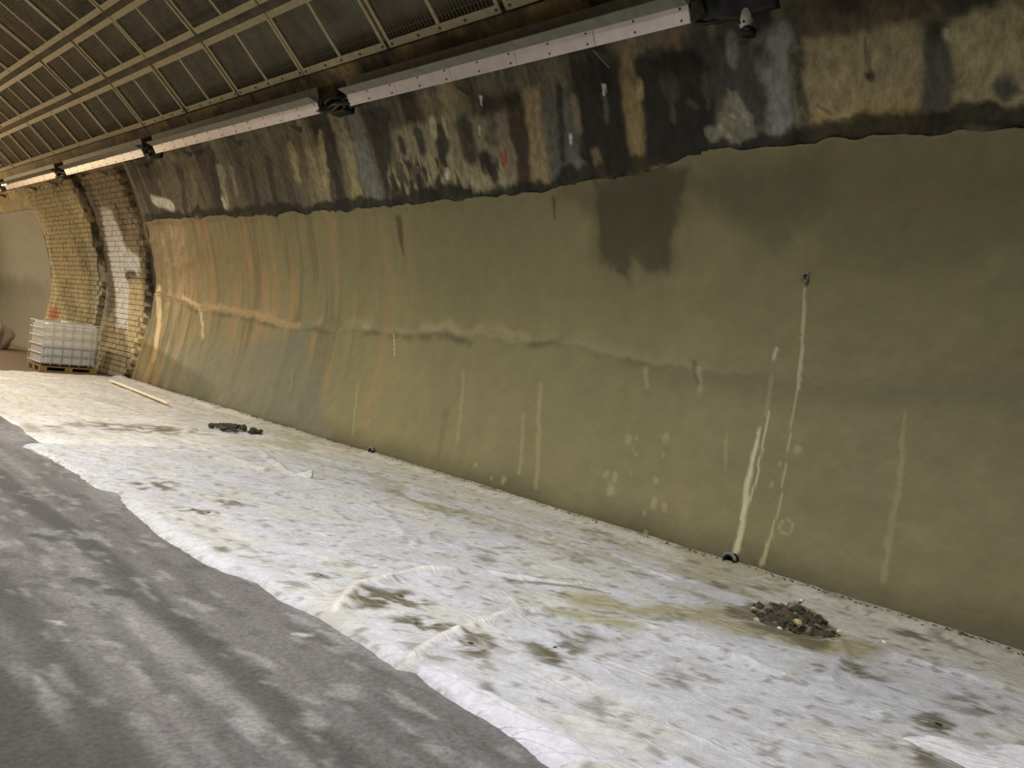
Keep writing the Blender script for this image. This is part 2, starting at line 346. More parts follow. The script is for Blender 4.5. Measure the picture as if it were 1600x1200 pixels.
    p.speckle(W((1233, 80), (1258, 75), (1266, 225), (1238, 230)), (66, 62, 48), 0.9, 14, 0.5)
    p.poly(W((1255, 60), (1360, 52), (1440, 28), (1440, 205), (1330, 212), (1265, 226)), (146, 134, 100), 0.95, 0.03, 0.08)
    p.poly(W((1270, 178), (1435, 165), (1440, 205), (1275, 222)), (164, 142, 86), 0.7, 0.12, 0.15)
    p.poly(W((1240, -60), (1440, -60), (1440, 25), (1400, 35), (1340, 55), (1250, 62)), (84, 74, 56), 0.9, 0.04, 0.08)
    p.poly(W((1290, -60), (1370, -60), (1360, 20), (1300, 22)), (42, 36, 30), 0.8, 0.1, 0.1)
    p.poly(W((1435, 40), (1475, 30), (1490, 130), (1485, 200), (1440, 208)), (82, 82, 70), 0.95, 0.04, 0.12)
    p.poly(W((1440, 35), (1472, 30), (1472, 62), (1450, 66)), (44, 42, 32), 0.9, 0.05, 0.1)
    p.poly(W((1480, 25), (1660, -40), (1660, 190), (1495, 197), (1480, 170), (1492, 130)), (160, 152, 112), 0.95, 0.04, 0.12)
    p.poly(W((1550, 128), (1580, 118), (1592, 145), (1575, 158), (1552, 152)), (70, 72, 66), 0.95, 0.03, 0.06)
    p.poly(W((1430, -80), (1700, -120), (1700, -20), (1560, 5), (1470, 28)), (56, 56, 46), 0.9, 0.06, 0.1)
    p.poly(W((1482, 40), (1487, 55), (1484, 68), (1477, 55)), (190, 186, 160), 0.9, 0.02, 0.03)
    p.stroke(W((1357, 118), (1360, 122)), .035, (60, 52, 40), 0.9, 0.02)
    for a, b in (((1280, 165), (1300, 180)), ((1540, 165), (1560, 170)), ((1530, 175), (1545, 160)), ((1320, 190), (1345, 182)), ((1355, 60), (1358, 110))):
        p.stroke(W(a, b), .015, (80, 70, 50), 0.7, 0.08, 0.06)
    # damp and shadow right above the new coat, painted as one dark band
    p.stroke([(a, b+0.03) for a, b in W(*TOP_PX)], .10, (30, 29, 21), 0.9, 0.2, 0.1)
    # above the trunking
    p.mix(sstep(4.62, 4.7, z)*0.5, (62, 58, 46)); p.mix(sstep(4.62, 4.7, z)*sstep(0.5, 0.65, fbm(y*1.4, z*2, 13)), (128, 112, 70))
    # masonry end: lime, grooves coloured dark for the shade in them, tan stone
    far = sstep(16.8, 17.1, y)
    p.mix(far, (134, 122, 96)); p.mix(far*sstep(0.45, 0.65, fbm(y*2.5, z*1.2, 6))*0.7, (96, 84, 58)); p.mix(far*sstep(20.5, 20.8, y), (146, 136, 100))
    p.mix(far*sstep(20.5, 20.8, y)*sstep(0.48, 0.62, fbm(y*1.6, z*1.1, 2))*0.7, (108, 102, 72))
    p.poly(W((222, 340), (238, 340), (246, 440), (243, 500), (228, 555), (206, 600), (190, 600), (215, 545), (224, 480), (222, 410)), (58, 50, 40), 0.92, 0.08, 0.1)
    p.poly(W((112, 285), (140, 285), (160, 350), (176, 420), (178, 480), (165, 500), (158, 440), (140, 360)), (84, 78, 66), 0.9, 0.1, 0.15)
    p.poly(W((130, 350), (150, 400), (158, 470), (152, 540), (143, 540), (146, 460), (138, 400)), (148, 142, 120), 0.8, 0.08, 0.1)
    p.poly(W((155, 325), (172, 328), (196, 385), (216, 402), (217, 430), (200, 440), (198, 512), (182, 514), (181, 470), (174, 420), (164, 370)), (226, 226, 200), 0.95, 0.06, 0.1)
    p.poly(W((200, 440), (221, 440), (221, 520), (205, 560), (196, 520)), (190, 174, 134), 0.8, 0.08, 0.1)  # light falling on the lower bricks, painted in as cream
    p.poly(W((196, 425), (212, 420), (213, 434), (197, 438)), (50, 44, 34), 0.9, 0.04, 0.06)
    p.poly(W((50, 322), (62, 325), (80, 400), (85, 480), (78, 500), (74, 400)), (160, 154, 124), 0.9, 0.1, 0.1)
    p.poly(W((100, 300), (118, 300), (140, 350), (143, 380), (130, 375)), (170, 158, 116), 0.7, 0.1, 0.15)
    p.poly(W((78, 480), (92, 480), (90, 496), (78, 498)), (150, 62, 50), 0.8, 0.05, 0.08)
    p.c = np.minimum(p.c*1.38, 0.8)

TOP_PX = [(232, 346), (300, 339), (400, 336), (480, 331), (560, 325), (640, 317), (700, 312), (780, 305), (840, 300), (870, 292), (915, 284), (960, 275), (1050, 256), (1105, 240), (1200, 233),
          (1265, 227), (1310, 219), (1370, 214), (1450, 210), (1490, 200), (1600, 195)]
LEDGE_PX = [(236, 455), (280, 470), (310, 482), (360, 488), (400, 500), (450, 508), (500, 512), (600, 517), (700, 520), (800, 526), (870, 531), (950, 545), (1010, 560), (1090, 572), (1180, 580), (1300, 585), (1600, 590)]
_tp = np.array(sorted(W(*TOP_PX))); _lp = np.array(sorted(W(*LEDGE_PX)))
def coat_top(y): return np.interp(y, _tp[:, 0], _tp[:, 1])+0.10*(fbm(y*2.1, y*0, 4)-0.5)+0.05*(fbm(y*7, y*0, 6)-0.5)
def coat_ledge(y): return np.interp(y, _lp[:, 0], _lp[:, 1])+0.10*(fbm(y*2.7, y*0+3, 2)-0.5)+0.07*(fbm(y*11, y*0+3, 9)-0.5)
Y_END = 17.0; Y_FAR = 24.6

def spaced(*segs):
    out = []
    for a, b, st in segs: out.append(np.arange(a, b-1e-6, st))
    out.append([segs[-1][1]]); return np.concatenate(out)

# ------------------------------------------------------------------ floor
xs = spaced((-6.6, 0.3, 0.15), (0.3, 2.6, 0.03), (2.6, 6.1, 0.1)); ys = spaced((-8, 0.8, 0.2), (0.8, 9.0, 0.035), (9.0, 20, 0.1), (20, 46, 0.25))
Yg, Xg = np.meshgrid(ys, xs, indexing='ij')
pr = Paint(Xg, Yg, (102, 99, 97), 0.0, 1)
x, y = pr.A, pr.B
xw = x+0.10*(fbm(x*0.8, y*0.35, 3)-0.5)+0.05*(fbm(x*6, y*2.2, 5)-0.5)
dust = fbm(x*5, y*0.6, 2)
pr.mix(sstep(0.45, 0.7, dust)*0.55, (130, 128, 125)); pr.mix(sstep(0.5, 0.7, fbm(x*8, y*0.5, 9))*0.45, (86, 84, 80))
for c, w, a in ((1.71, .10, .85), (1.08, .11, .8), (0.72, .10, .5), (1.42, .05, .35), (2.02, .05, .3), (0.2, .12, .8), (-0.5, .14, .7), (-1.3, .12, .7)):
    pr.mix((1-sstep(0.5, 1.2, abs(xw-c)/w))*a*(0.75+0.4*fbm(x*2, y*0.8, 12)), (66, 65, 62), 0.35)
pr.mix(sstep(0.58, 0.72, fbm(x*14, y*5, 14))*0.5, (148, 146, 143)); pr.mix(sstep(0.62, 0.7, fbm(x*16, y*7, 4))*0.5, (72, 70, 66))
for c in ((135, 908), (190, 925), (280, 970), (325, 1003), (300, 985), (70, 838)):
    g = gat(c); pr.stroke([(g[0]-.03, g[1]+.06), (g[0]+.03, g[1]-.06)], .06, (66, 66, 62), 0.8, 0.06, 0.08)
for c in ((470, 990), (90, 970)):
    g = gat(c); pr.stroke([(g[0]-.02, g[1]+.02), (g[0]+.02, g[1]-.02)], .025, (176, 172, 162), 0.8, 0.05, 0.05)
pr.mix((1-sstep(0.85, 1.3, xw))*0.9*sstep(0.15, 0.5, fbm(x*6, y*1.5, 3)), (64, 61, 57)); pr.mix(sstep(17.6, 18.6, y), (104, 88, 72))
Zf = -0.006+0.010*(fbm(Xg*6, Yg*3, 7)-0.5)+0.006*(fbm(Xg*25, Yg*18, 8)-0.5)
grid_floor = struct(grid('floor', np.stack([Xg, Yg, Zf], -1), M_ROAD, None, pr.rgba(), flip=True))

# ------------------------------------------------------------------ old lining of the right wall
ys = spaced((-8, 0.8, 0.15), (0.8, 17.2, 0.022), (17.2, 28.4, 0.05), (28.4, 46, 0.4))
zs = np.concatenate([np.arange(-0.1, 3.2, 0.1), np.arange(3.2, 4.86, 0.022)])
Yg, Zg = np.meshgrid(ys, zs, indexing='ij')
pw = Paint(Yg, Zg, (104, 98, 80), 0.1, 3); paint_old(pw)
hide = np.where(((Yg < Y_END-0.03) | (Yg > Y_FAR+0.05)) & (Zg < np.where(Yg > 18, 3.93, coat_top(Yg))-0.02), -0.09, 0.0)
mason = ((Yg > Y_END) & (Yg < Y_FAR) & (Zg < 4.42))*-0.035+((Yg > Y_END) & (Yg < Y_FAR) & (Zg < 4.42))*np.where(((Yg < 17.6) | ((Yg > 19.85) & (Yg < 20.6))), -0.10, 0.0)
rel = 0.05*(fbm(Yg*1.1, Zg*1.1, 4)-0.5)+0.035*(fbm(Yg*5, Zg*3, 6)-0.5)+0.015*(ridge(Yg*9, Zg*7, 1)-0.5)
near = sstep(0, 0.6, Zg)
off = hide+mason+rel*near*(Zg > 0)
rowz = np.interp(Zg, _pz, _px)+off*wnx(Zg)
P = np.stack([rowz, Yg, Zg+off*wnz(Zg)], -1)
# the last rows turn outwards behind the mesh cladding
top = P[:, -1:, :].copy(); top[..., 0] += 0.28; top[..., 2] += 0.06
P = np.concatenate([P, top], 1)
cw = pw.rgba().reshape(len(ys), len(zs), 4); cw = np.concatenate([cw, cw[:, -1:]], 1)
wall_right = struct(grid('wall_right', P, M_OLD, None, cw.reshape(-1, 4)))

# ------------------------------------------------------------------ new sprayed coat on the wall, near stretch and far stretch
def coat(y_list, seed, topf, painter, parent, nz=150, ledge=True):
    fr = np.linspace(0, 1, nz)
    Yg, Fg = np.meshgrid(y_list, fr, indexing='ij')
    Zg = -0.06+(topf(Yg)+0.06)*Fg
    Yg = Yg+0.05*(fbm(Zg*3, Zg*0+1, 4)-0.5)*sstep(y_list[-1]-0.5, y_list[-1], Yg)
    p = Paint(Yg, Zg, (130, 124, 88), 0.15, seed); painter(p)
    h = 0.035*(fbm(Yg*0.9, Zg*0.9, seed+2)-0.5)+0.012*(fbm(Yg*7, Zg*7, seed+5)-0.5)+0.004*(fbm(Yg*26, Zg*22, seed+1)-0.5)
    if ledge:
        zl = coat_ledge(Yg); am = sstep(2.4, 5.0, Yg)
        h = h+am*0.028*(1-sstep(-0.03, 0.03, Zg-zl))+am*0.02*np.exp(-((Zg-zl)/0.05)**2)*fbm(Yg*9, Zg*9, 3)
        h = h+0.03*sstep(0.12, 0.0, topf(Yg)-Zg)*fbm(Yg*4, Zg*7, 3)-0.008
        h = h+0.02*sstep(13.5, 17, Yg)*(ridge(Yg*5, Zg*2.2, 8)-0.4)
    h = h*sstep(-0.06, 0.12, Zg)
    P = np.stack([wx(Zg)+h*wnx(Zg), Yg, Zg+h*wnz(Zg)], -1)
    # the coat's own thickness: turn every free edge back into the wall
    t = P[:, -1:].copy(); t[..., 0] += 0.13; t[..., 2] -= 0.02
    P = np.concatenate([P, t], 1)
    a = P[:1].copy(); a[..., 0] += 0.13; b = P[-1:].copy(); b[..., 0] += 0.13
    P = np.concatenate([a, P, b], 0)
    c = p.rgba().reshape(Yg.shape+(4,)); c = np.concatenate([c, c[:, -1:]], 1); c = np.concatenate([c[:1], c, c[-1:]], 0)
    return grid('shotcrete_coat', P, M_COAT, parent, c.reshape(-1, 4))
def paint_coat(p):
    y, z = p.A, p.B
    p.mix(sstep(0.45, 0.65, fbm(y*0.7, z*0.35, 3))*0.35, (122, 117, 82)); p.mix(sstep(0.48, 0.68, fbm(y*1.9, z*0.5, 6))*0.3, (146, 136, 96))
    p.mix(sstep(0.5, 0.7, fbm(y*5.5, z*0.5, 9))*0.7*sstep(6, 12, y), (164, 132, 88)); p.mix(sstep(0.52, 0.7, fbm(y*8+3, z*0.7, 2))*0.55*sstep(7, 12, y), (92, 86, 62))
    p.mix(sstep(0.45, 0.7, fbm(y*0.5, z*3.2, 12))*0.18*sstep(7, 3, y), (112, 100, 72))
    p.mix(sstep(10, 16, y)*0.4*sstep(1.5, 1.9, z), (156, 128, 86))
    # darker foot of the wall and the greyer lower far stretch
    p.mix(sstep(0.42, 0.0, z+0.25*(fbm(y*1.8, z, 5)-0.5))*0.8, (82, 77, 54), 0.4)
    p.poly(W((255, 560), (300, 530), (380, 540), (480, 520), (500, 600), (520, 690), (380, 650), (250, 600)), (112, 114, 96), 0.75, 0.25, 0.5, wet=0.3)
    # the line between the two passes of spraying
    L_ = W(*LEDGE_PX)
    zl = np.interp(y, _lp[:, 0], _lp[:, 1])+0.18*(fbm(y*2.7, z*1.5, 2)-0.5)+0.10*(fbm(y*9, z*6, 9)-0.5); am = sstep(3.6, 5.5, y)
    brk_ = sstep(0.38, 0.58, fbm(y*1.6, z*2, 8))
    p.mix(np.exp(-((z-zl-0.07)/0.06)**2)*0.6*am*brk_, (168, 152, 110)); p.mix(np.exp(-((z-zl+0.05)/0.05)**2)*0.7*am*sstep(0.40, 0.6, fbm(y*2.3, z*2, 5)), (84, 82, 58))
    p.poly(W((1040, 575), (1300, 590), (1600, 580), (1600, 640), (1300, 625), (1050, 600)), (100, 96, 70), 0.5, 0.15, 0.2)
    # dark seepage from the top edge, and a darker tone over the upper right
    p.poly(W((870, 300), (1050, 262), (1290, 235), (1300, 330), (1200, 380), (1120, 330), (1080, 300), (1060, 420), (1010, 425), (1000, 395), (985, 440), (960, 430), (930, 405), (925, 350)), (84, 80, 54), 0.6, 0.16, 0.2, 0.15, wet=0.3)
    p.poly(W((925, 280), (1075, 252), (1068, 300), (1045, 418), (1008, 420), (990, 400), (978, 440), (940, 402)), (64, 62, 40), 0.65, 0.05, 0.1, 0.1, wet=0.35)
    p.poly(W((1230, 250), (1600, 215), (1620, 400), (1300, 420), (1260, 340)), (100, 94, 60), 0.5, 0.2, 0.3)
    p.stroke(W((622, 345), (625, 370), (629, 398)), [.08, .06, .015], (84, 74, 50), 0.85, 0.02, 0.03)
    p.stroke(W((864, 310), (867, 345)), [.035, .012], (74, 70, 46), 0.8, 0.02, 0.02)
    p.stroke(W((700, 640), (680, 780)), .05, (112, 106, 72), 0.5, 0.1)
    # lime runs
    p.stroke(W((617, 520), (618, 556)), 0.0099, (206, 202, 176), 0.85, 0.02, 0.03)
    p.stroke(W((1187, 668), (1178, 710), (1168, 760), (1160, 810), (1146, 868)), [0.0110, 0.0248, 0.0275, 0.0220, 0.0275], (206, 198, 160), 0.85, 0.02, 0.03)
    p.stroke(W((1202, 645), (1192, 690), (1183, 750), (1168, 790), (1152, 860)), [0.0088, 0.0088, 0.0099, 0.0165, 0.0220], (196, 190, 150), 0.8, 0.02, 0.02)
    p.stroke(W((1212, 545), (1210, 560)), 0.0193, (190, 186, 160), 0.8, 0.03, 0.04); p.stroke(W((1205, 590), (1196, 650)), 0.0220, (152, 146, 108), 0.6, 0.03)
    p.stroke(W((1261, 350), (1259, 430)), 0.0193, (120, 112, 80), 0.5, 0.03)
    p.stroke(W((1258, 450), (1255, 520), (1250, 580), (1247, 605)), [0.0165, 0.0165, 0.0193, 0.0165], (182, 176, 140), 0.75, 0.02, 0.03)
    p.stroke(W((1247, 600), (1240, 640), (1228, 720), (1218, 790), (1205, 840), (1190, 880)), [0.0077, 0.0066, 0.0066, 0.0066, 0.0138, 0.0275], (176, 168, 124), 0.8, 0.03, 0.02)
    p.stroke(W((1414, 645), (1408, 720), (1392, 820), (1378, 905)), [0.0138, 0.0220, 0.0330, 0.0220], (160, 150, 108), 0.55, 0.04, 0.05)
    p.stroke(W((1012, 575), (1010, 605)), 0.0330, (158, 150, 118), 0.6, 0.05, 0.06); p.stroke(W((1092, 575), (1094, 610)), 0.0330, (160, 154, 122), 0.5, 0.05, 0.06)
    p.stroke(W((1085, 565), (1090, 600)), 0.0275, (92, 88, 64), 0.6, 0.05, 0.06)
    for a, b, w in (((725, 580), (715, 690), 0.0275), ((845, 600), (838, 760), 0.0330), ((820, 650), (812, 740), 0.0275), ((460, 575), (455, 610), 0.0165), ((1135, 680), (1130, 740), 0.0165), ((560, 600), (552, 680), 0.0275)):
        p.stroke(W(a, b), w, (170, 160, 112), 0.4, 0.06, 0.05)
    for c, r in (((982, 684), 0.0303), ((995, 683), 0.0165), ((990, 700), 0.0121), ((993, 709), 0.0138), ((1042, 684), 0.0303), ((1038, 711), 0.0138), ((948, 742), 0.0275), ((961, 745), 0.0303), ((954, 764), 0.0385),
                 ((987, 740), 0.0165), ((1027, 750), 0.0220), ((1022, 786), 0.0330), ((1040, 792), 0.0248), ((1008, 800), 0.0165), ((1207, 760), 0.0193), ((1216, 725), 0.0165), ((1246, 702), 0.0275), ((1010, 831), 0.0165),
                 ((790, 750), 0.0275), ((770, 748), 0.0165), ((745, 728), 0.0220)):
        a = wat(c); r *= 1.35; p.stroke([(a[0], a[1]+r*.3), (a[0], a[1]-r*.3)], r, (166, 158, 122), 0.55, 0.04, 0.05)
    a = wat((1228, 824)); p.stroke([(a[0]+.055*math.cos(q), a[1]+.055*math.sin(q)) for q in np.linspace(0, 6.3, 12)], 0.0110, (170, 162, 130), 0.6, 0, 0.02)
    # wet ribs next to the far end, warm glints painted into their colour
    p.mix(sstep(13.0, 16.6, y)*0.5*sstep(0.45, 0.6, fbm(y*4, z*0.8, 2)), (168, 136, 88), 0.9)
    p.stroke(W((247, 455), (250, 500), (243, 560)), .14, (190, 160, 104), 0.85, 0.1, 0.1, wet=0.95)
    p.stroke(W((285, 465), (312, 480), (316, 490), (318, 525)), .06, (186, 158, 108), 0.8, 0.08, 0.1, wet=0.9)
    p.stroke(W((318, 485), (345, 480), (400, 492), (470, 512)), .07, (176, 146, 98), 0.6, 0.1, 0.1, wet=0.6)
ycoat = spaced((-8, 0.8, 0.2), (0.8, 5.0, 0.016), (5.0, 11, 0.022), (11, Y_END, 0.03))
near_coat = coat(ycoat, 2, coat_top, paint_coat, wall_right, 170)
near_coat['label'] = 'smooth olive sprayed concrete coat'
def paint_far(p):
    y, z = p.A, p.B
    p.c[:] = lin((130, 131, 120)); p.mix(sstep(2.3, 1.7, z+0.4*(fbm(y*1.5, z*1.5, 4)-0.5))*0.7, (88, 84, 70), 0.4)
far_coat = coat(spaced((Y_FAR, 30, 0.1), (30, 46, 0.5)), 5, lambda y: 3.95+0*y, paint_far, wall_right, 50, ledge=False)
far_coat['label'] = 'grey sprayed concrete coat beyond the masonry'

# ------------------------------------------------------------------ bare masonry between the two coats: every block a piece
RH = 0.118
zrow = np.interp(np.arange(0, 4.9, RH), _ss, _pz)
def recess(y): return -0.14*(1-sstep(17.45, 17.65, y))-0.14*sstep(19.85, 19.95, y)*(1-sstep(20.5, 20.6, y))
BY, BZ, BH, BF = [], [], [], []
for r in range(len(zrow)-1):
    if zrow[r+1] > 4.42: break
    y = Y_END+0.06-(0.13 if r % 2 else 0.0)
    while y < Y_FAR-0.02:
        ln = 0.27+random.uniform(-.03, .03)
        y0, y1 = max(y, Y_END+0.03), min(y+ln, Y_FAR+0.02); y += ln
        if y1-y0 < 0.06: continue
        j = 0.005; za, zb = zrow[r]+j, zrow[r+1]-j
        Yb, Zb = np.meshgrid([y0+j, y0+j+0.012, (y0+y1)/2, y1-j-0.012, y1-j], [za, za+0.012, zb-0.012, zb], indexing='ij')
        edge = np.zeros(Yb.shape); edge[0, :] = edge[-1, :] = 1; edge[:, 0] = edge[:, -1] = 1
        h = recess((y0+y1)/2)+random.uniform(-.007, .007)-0.008*edge+0.008*(RNG.random(Yb.shape)-0.5)
        nu, nv = Yb.shape; n0 = len(BY)
        BY += list(Yb.ravel()); BZ += list(Zb.ravel()); BH += list(h.ravel())
        BF += [(n0+a*nv+b, n0+(a+1)*nv+b, n0+(a+1)*nv+b+1, n0+a*nv+b+1) for a in range(nu-1) for b in range(nv-1)]
        ring = [a*nv for a in range(nu)]+[(nu-1)*nv+b for b in range(1, nv)]+[a*nv+nv-1 for a in range(nu-2, -1, -1)]+[b for b in range(nv-2, 0, -1)]
        n1 = len(BY)
        for i in ring: BY.append(BY[n0+i]); BZ.append(BZ[n0+i]); BH.append(BH[n0+i]-0.16)
        for k in range(len(ring)):
            m = (k+1) % len(ring); BF.append((n0+ring[k], n1+k, n1+m, n0+ring[m]))
BY, BZ, BH = map(np.array, (BY, BZ, BH))
pb = Paint(BY, BZ, (104, 98, 80), 0.1, 3); paint_old(pb); pb.mul(0.88+0.24*vn(BY*5.1, BZ*9.7, 4))
o = mesh('brickwork', np.stack([wx(BZ)+BH*wnx(BZ), BY, BZ+BH*wnz(BZ)], -1), BF, M_OLD, wall_right, False, pb.rgba())
o['kind'] = 'stuff'; o['label'] = 'bare lime stained brickwork between the two sprayed coats'

# ------------------------------------------------------------------ vault above the cladding, and the side out of view
def shell(name, pts, m):
    ys = np.arange(-8, 46.1, 0.5); q = np.array(pts)
    P = np.stack([np.broadcast_to(q[None, :, 0], (len(ys), len(q))), np.broadcast_to(ys[:, None], (len(ys), len(q))), np.broadcast_to(q[None, :, 1], (len(ys), len(q)))], -1).copy()
    P[..., 2] += 0.03*(fbm(P[..., 1], P[..., 0]*1.7, 4)-0.5)
    return struct(grid(name, P, m))
sel = [i for i in range(0, 600, 8) if _pz[i] > 4.84]
half = [(5.32, 4.86)]+[(float(_px[i]-0.2*_nx[i]), float(_pz[i]-0.2*_nz[i])) for i in sel]
half = [p for p in half if p[0] > 0.3]
C0 = 0.2
crown = half+[(C0, 7.18)]+[(2*C0-p[0], p[1]) for p in reversed(half)]
ceiling = shell('ceiling', crown, M_LIN)
lw = [(2*C0-float(_px[i]), float(_pz[i])) for i in range(0, 600, 12) if _pz[i] <= 4.86]
wall_left = shell('wall_left', [(2*C0-5.32, 4.88)]+lw[::-1]+[(2*C0-6.0, -0.1)], M_LIN)

# ------------------------------------------------------------------ mesh cladding panels on the vault
Y0 = 5.64; PITCH = 1.86
ROWS = [(0.645, 0.862, -1, 12), (0.893, 1.145, 1, 12), (1.185, 1.78, 3, 10)]
ORD = ['first', 'second', 'third', 'fourth', 'fifth', 'sixth', 'seventh', 'eighth', 'ninth', 'tenth', 'eleventh', 'twelfth', 'thirteenth', 'fourteenth']
ROWN = ['lowest', 'middle', 'highest']
def panel_meshes(Lh):
    """local: x along the tunnel (0..PITCH), y up the vault (0..Lh), z towards the room"""
    g = 0.035; wdt = PITCH-0.05; R = {}
    a = MB(); a.box(0, wdt, 0, 0.085, 0, 0.012); a.box(0, wdt, 0, 0.012, -0.06, 0); R['rail'] = a
    s = MB(); s.box(0, 0.05, 0.085, Lh-0.085, -0.004, 0.01); s.box(0, 0.01, 0.085, Lh-0.085, -0.06, -0.004); R['stile'] = s
    s = MB(); s.box(0, 0.055, 0.085, Lh-0.085, -0.012, 0.008); R['mid'] = s
    s = MB(); s.tube([(0.01, 0, 0), (wdt-0.01, 0, 0)], 0.0035, 5); R['rod'] = s
    s = MB(); k = 0.055
    n = int((wdt/2-0.1)/k)
    for i in range(n):
        q = 0.04+k*(i+0.7); s.hexa([(q, .04, -.005), (q+.006, .04, -.005), (q+.006, .04, .001), (q, .04, .001), (q, Lh-.04, -.005), (q+.006, Lh-.04, -.005), (q+.006, Lh-.04, .001), (q, Lh-.04, .001)])
    R['wire'] = s
    s = MB(); s.tube([(0, 0, 0), (0, 0, 0.012)], 0.016, 6); R['bolt'] = s
    return {k: v.me(n_, mm) for k, v, n_, mm in ((k, R[k], {'rail': 'rail', 'stile': 'stile', 'mid': 'stile', 'rod': 'rod', 'wire': 'wire_mesh', 'bolt': 'bolt'}[k],
            {'rail': M_RAIL, 'stile': M_RAIL, 'mid': M_RAIL, 'rod': M_WIRE, 'wire': M_WIRE, 'bolt': M_SCREW}[k]) for k in R)}
def child(name, me, parent, loc, rx=0, rot=None):
    o = bpy.data.objects.new(name, me); COL.objects.link(o); o.parent = parent; o.location = loc
    if rot: o.rotation_euler = rot
    return o
for ri, (ta, tb, k0, k1) in enumerate(ROWS):
    xa, za = at_t(ta); xb, zb = at_t(tb); Lh = math.hypot(xb-xa, zb-za)
    ms = panel_meshes(Lh)
    ey = Vector((xb-xa, 0, zb-za)).normalized(); ex = Vector((0, 1, 0)); ez = ex.cross(ey)
    if ez.dot(Vector((-1, 0, -1))) < 0: ez = -ez; ex = -ex
    for k in range(k0, k1):
        ya = Y0+PITCH*k+0.025
        o0 = Vector((xa, ya if ex.y > 0 else ya+PITCH-0.05, za))
        jz = random.uniform(-.012, .012)
        o0 = o0+ez*jz
        th = random.uniform(-.006, .006)
        mt = Matrix(((ex.x, ey.x, ez.x, o0.x), (ex.y, ey.y, ez.y, o0.y), (ex.z, ey.z, ez.z, o0.z), (0, 0, 0, 1))) @ Matrix.Rotation(th, 4, 'Y')
        t = empty('mesh_cladding_panel', (0, 0, 0), 'cream steel framed wire mesh panel, %s vault row, %s from the near end' % (ROWN[ri], ORD[k-k0]), 'mesh panel', 'mesh cladding panels on the vault')
        t.matrix_world = mt
        wdt = PITCH-0.05
        child('rail', ms['rail'], t, (0, 0, 0)); child('rail', ms['rail'], t, (wdt, Lh, 0), rot=(0, 0, math.pi))
        child('stile', ms['stile'], t, (0, 0, 0)); child('stile', ms['stile'], t, (wdt, Lh, 0), rot=(0, 0, math.pi)); child('stile', ms['mid'], t, (wdt/2-0.027, 0, 0))
        for q in range(5): child('rod', ms['rod'], t, (0, 0.085+(Lh-0.17)*(q+0.6)/5.2, 0.002))
        child('wire_mesh', ms['wire'], t, (0, 0, -0.012)); child('wire_mesh', ms['wire'], t, (wdt/2, 0, -0.012))
        if ri == 0 and k < 5:
            for q in (0.04, 0.30, 0.5, 0.72, 0.97): child('bolt', ms['bolt'], t, (wdt*q, 0.04, 0.010))

# ------------------------------------------------------------------ cable trunking along the wall
KD = 0.955
SECT = [(3.71, 8.72), (9.42, 15.19), (15.75, 20.7), (21.45, 26.4), (27.0, 31.5)]
xf, zlo = at_t(0.533, KD); xf2, zhi = at_t(0.566, KD)
TILT = math.atan2(xf-xf2, zhi-zlo)*0.85; HF = math.hypot(xf-xf2, zhi-zlo)
SL = ['pinkish white steel cable trunking, the long near length ending at the bare socket', 'pinkish white steel cable trunking between the two large black cable bundles', 'pale steel cable trunking above the start of the bare masonry',
      'pale steel cable trunking above the tan masonry near the tank', 'pale steel cable trunking at the far left above the grey coat']
scr = MB(); scr.tube([(0, 0, 0), (-0.008, 0, 0)], 0.009, 6); scr_me = scr.me('screw', M_SCREW)
brk = MB(); brk.add([(0, 0, 0), (0.26, 0, 0.03), (0.26, 0, -0.07), (0, 0.012, 0), (0.26, 0.012, 0.03), (0.26, 0.012, -0.07)], [(0, 1, 2), (3, 5, 4), (0, 3, 4, 1), (1, 4, 5, 2), (2, 5, 3, 0)]); brk_me = brk.me('bracket', M_PLATE)
for si, (ya, yb) in enumerate(SECT):
    ky = KD
    ya *= ky; yb *= ky
    t = empty('cable_trunking', (xf, ya, zlo), SL[si], 'cable trunking', 'cable trunking lengths under the vault')
    Ln = yb-ya; H = HF; D = 0.16
    ch = MB().box(0.012, D, 0, Ln, 0.004, H-0.004).build('channel', M_PLATE, t); ch.rotation_euler = (0, -TILT, 0)
    xa, za = at_t(0.567, 0.966); xb, zb = at_t(0.602, 0.972); xa -= xf; xb -= xf; za -= zlo; zb -= zlo
    MB().hexa([(xa-.01, 0, za-.06), (xa+.01, 0, za-.06), (xa+.01, Ln, za-.06), (xa-.01, Ln, za-.06), (xb-.01, 0, zb), (xb+.01, 0, zb+.01), (xb+.01, Ln, zb+.01), (xb-.01, Ln, zb)]).build('back_plate', M_PLATE, t)
    MB().hexa([(xa-0.16, 0, za-0.012), (xa, 0, za-.05), (xa, Ln, za-.05), (xa-0.16, Ln, za-0.012), (xa-0.16, 0, za-0.006), (xa, 0, za-.044), (xa, Ln, za-.044), (xa-0.16, Ln, za-0.006)]).build('flange', M_PLATE, t)
    n = max(1, round(Ln/0.93)); seg = Ln/n
    for i in range(n):
        b = MB(); b.box(0, 0.012, i*seg+0.003, (i+1)*seg-0.003, 0, H, 0.003); b.box(0.0, D*0.5, i*seg+0.003, (i+1)*seg-0.003, 0.0, 0.004)
        c = b.build('cover', M_DUCT, ch); c.location = (random.uniform(-.003, .003), 0, 0); c.rotation_euler = (0, random.uniform(-.01, .01), 0)
        for q in (0.06, 0.53):
            for zz in (0.22, 0.80): child('screw', scr_me, ch, (0, i*seg+q*seg+0.02, H*zz))
        if i % 2: child('bracket', brk_me, t, (0.04, i*seg+0.06*seg, -0.004))
        if si < 2: 
            for q in (0.2, 0.7): child('screw', scr_me, t, ((xa+xb)/2-.012, i*seg+q*seg, (za+zb)/2))

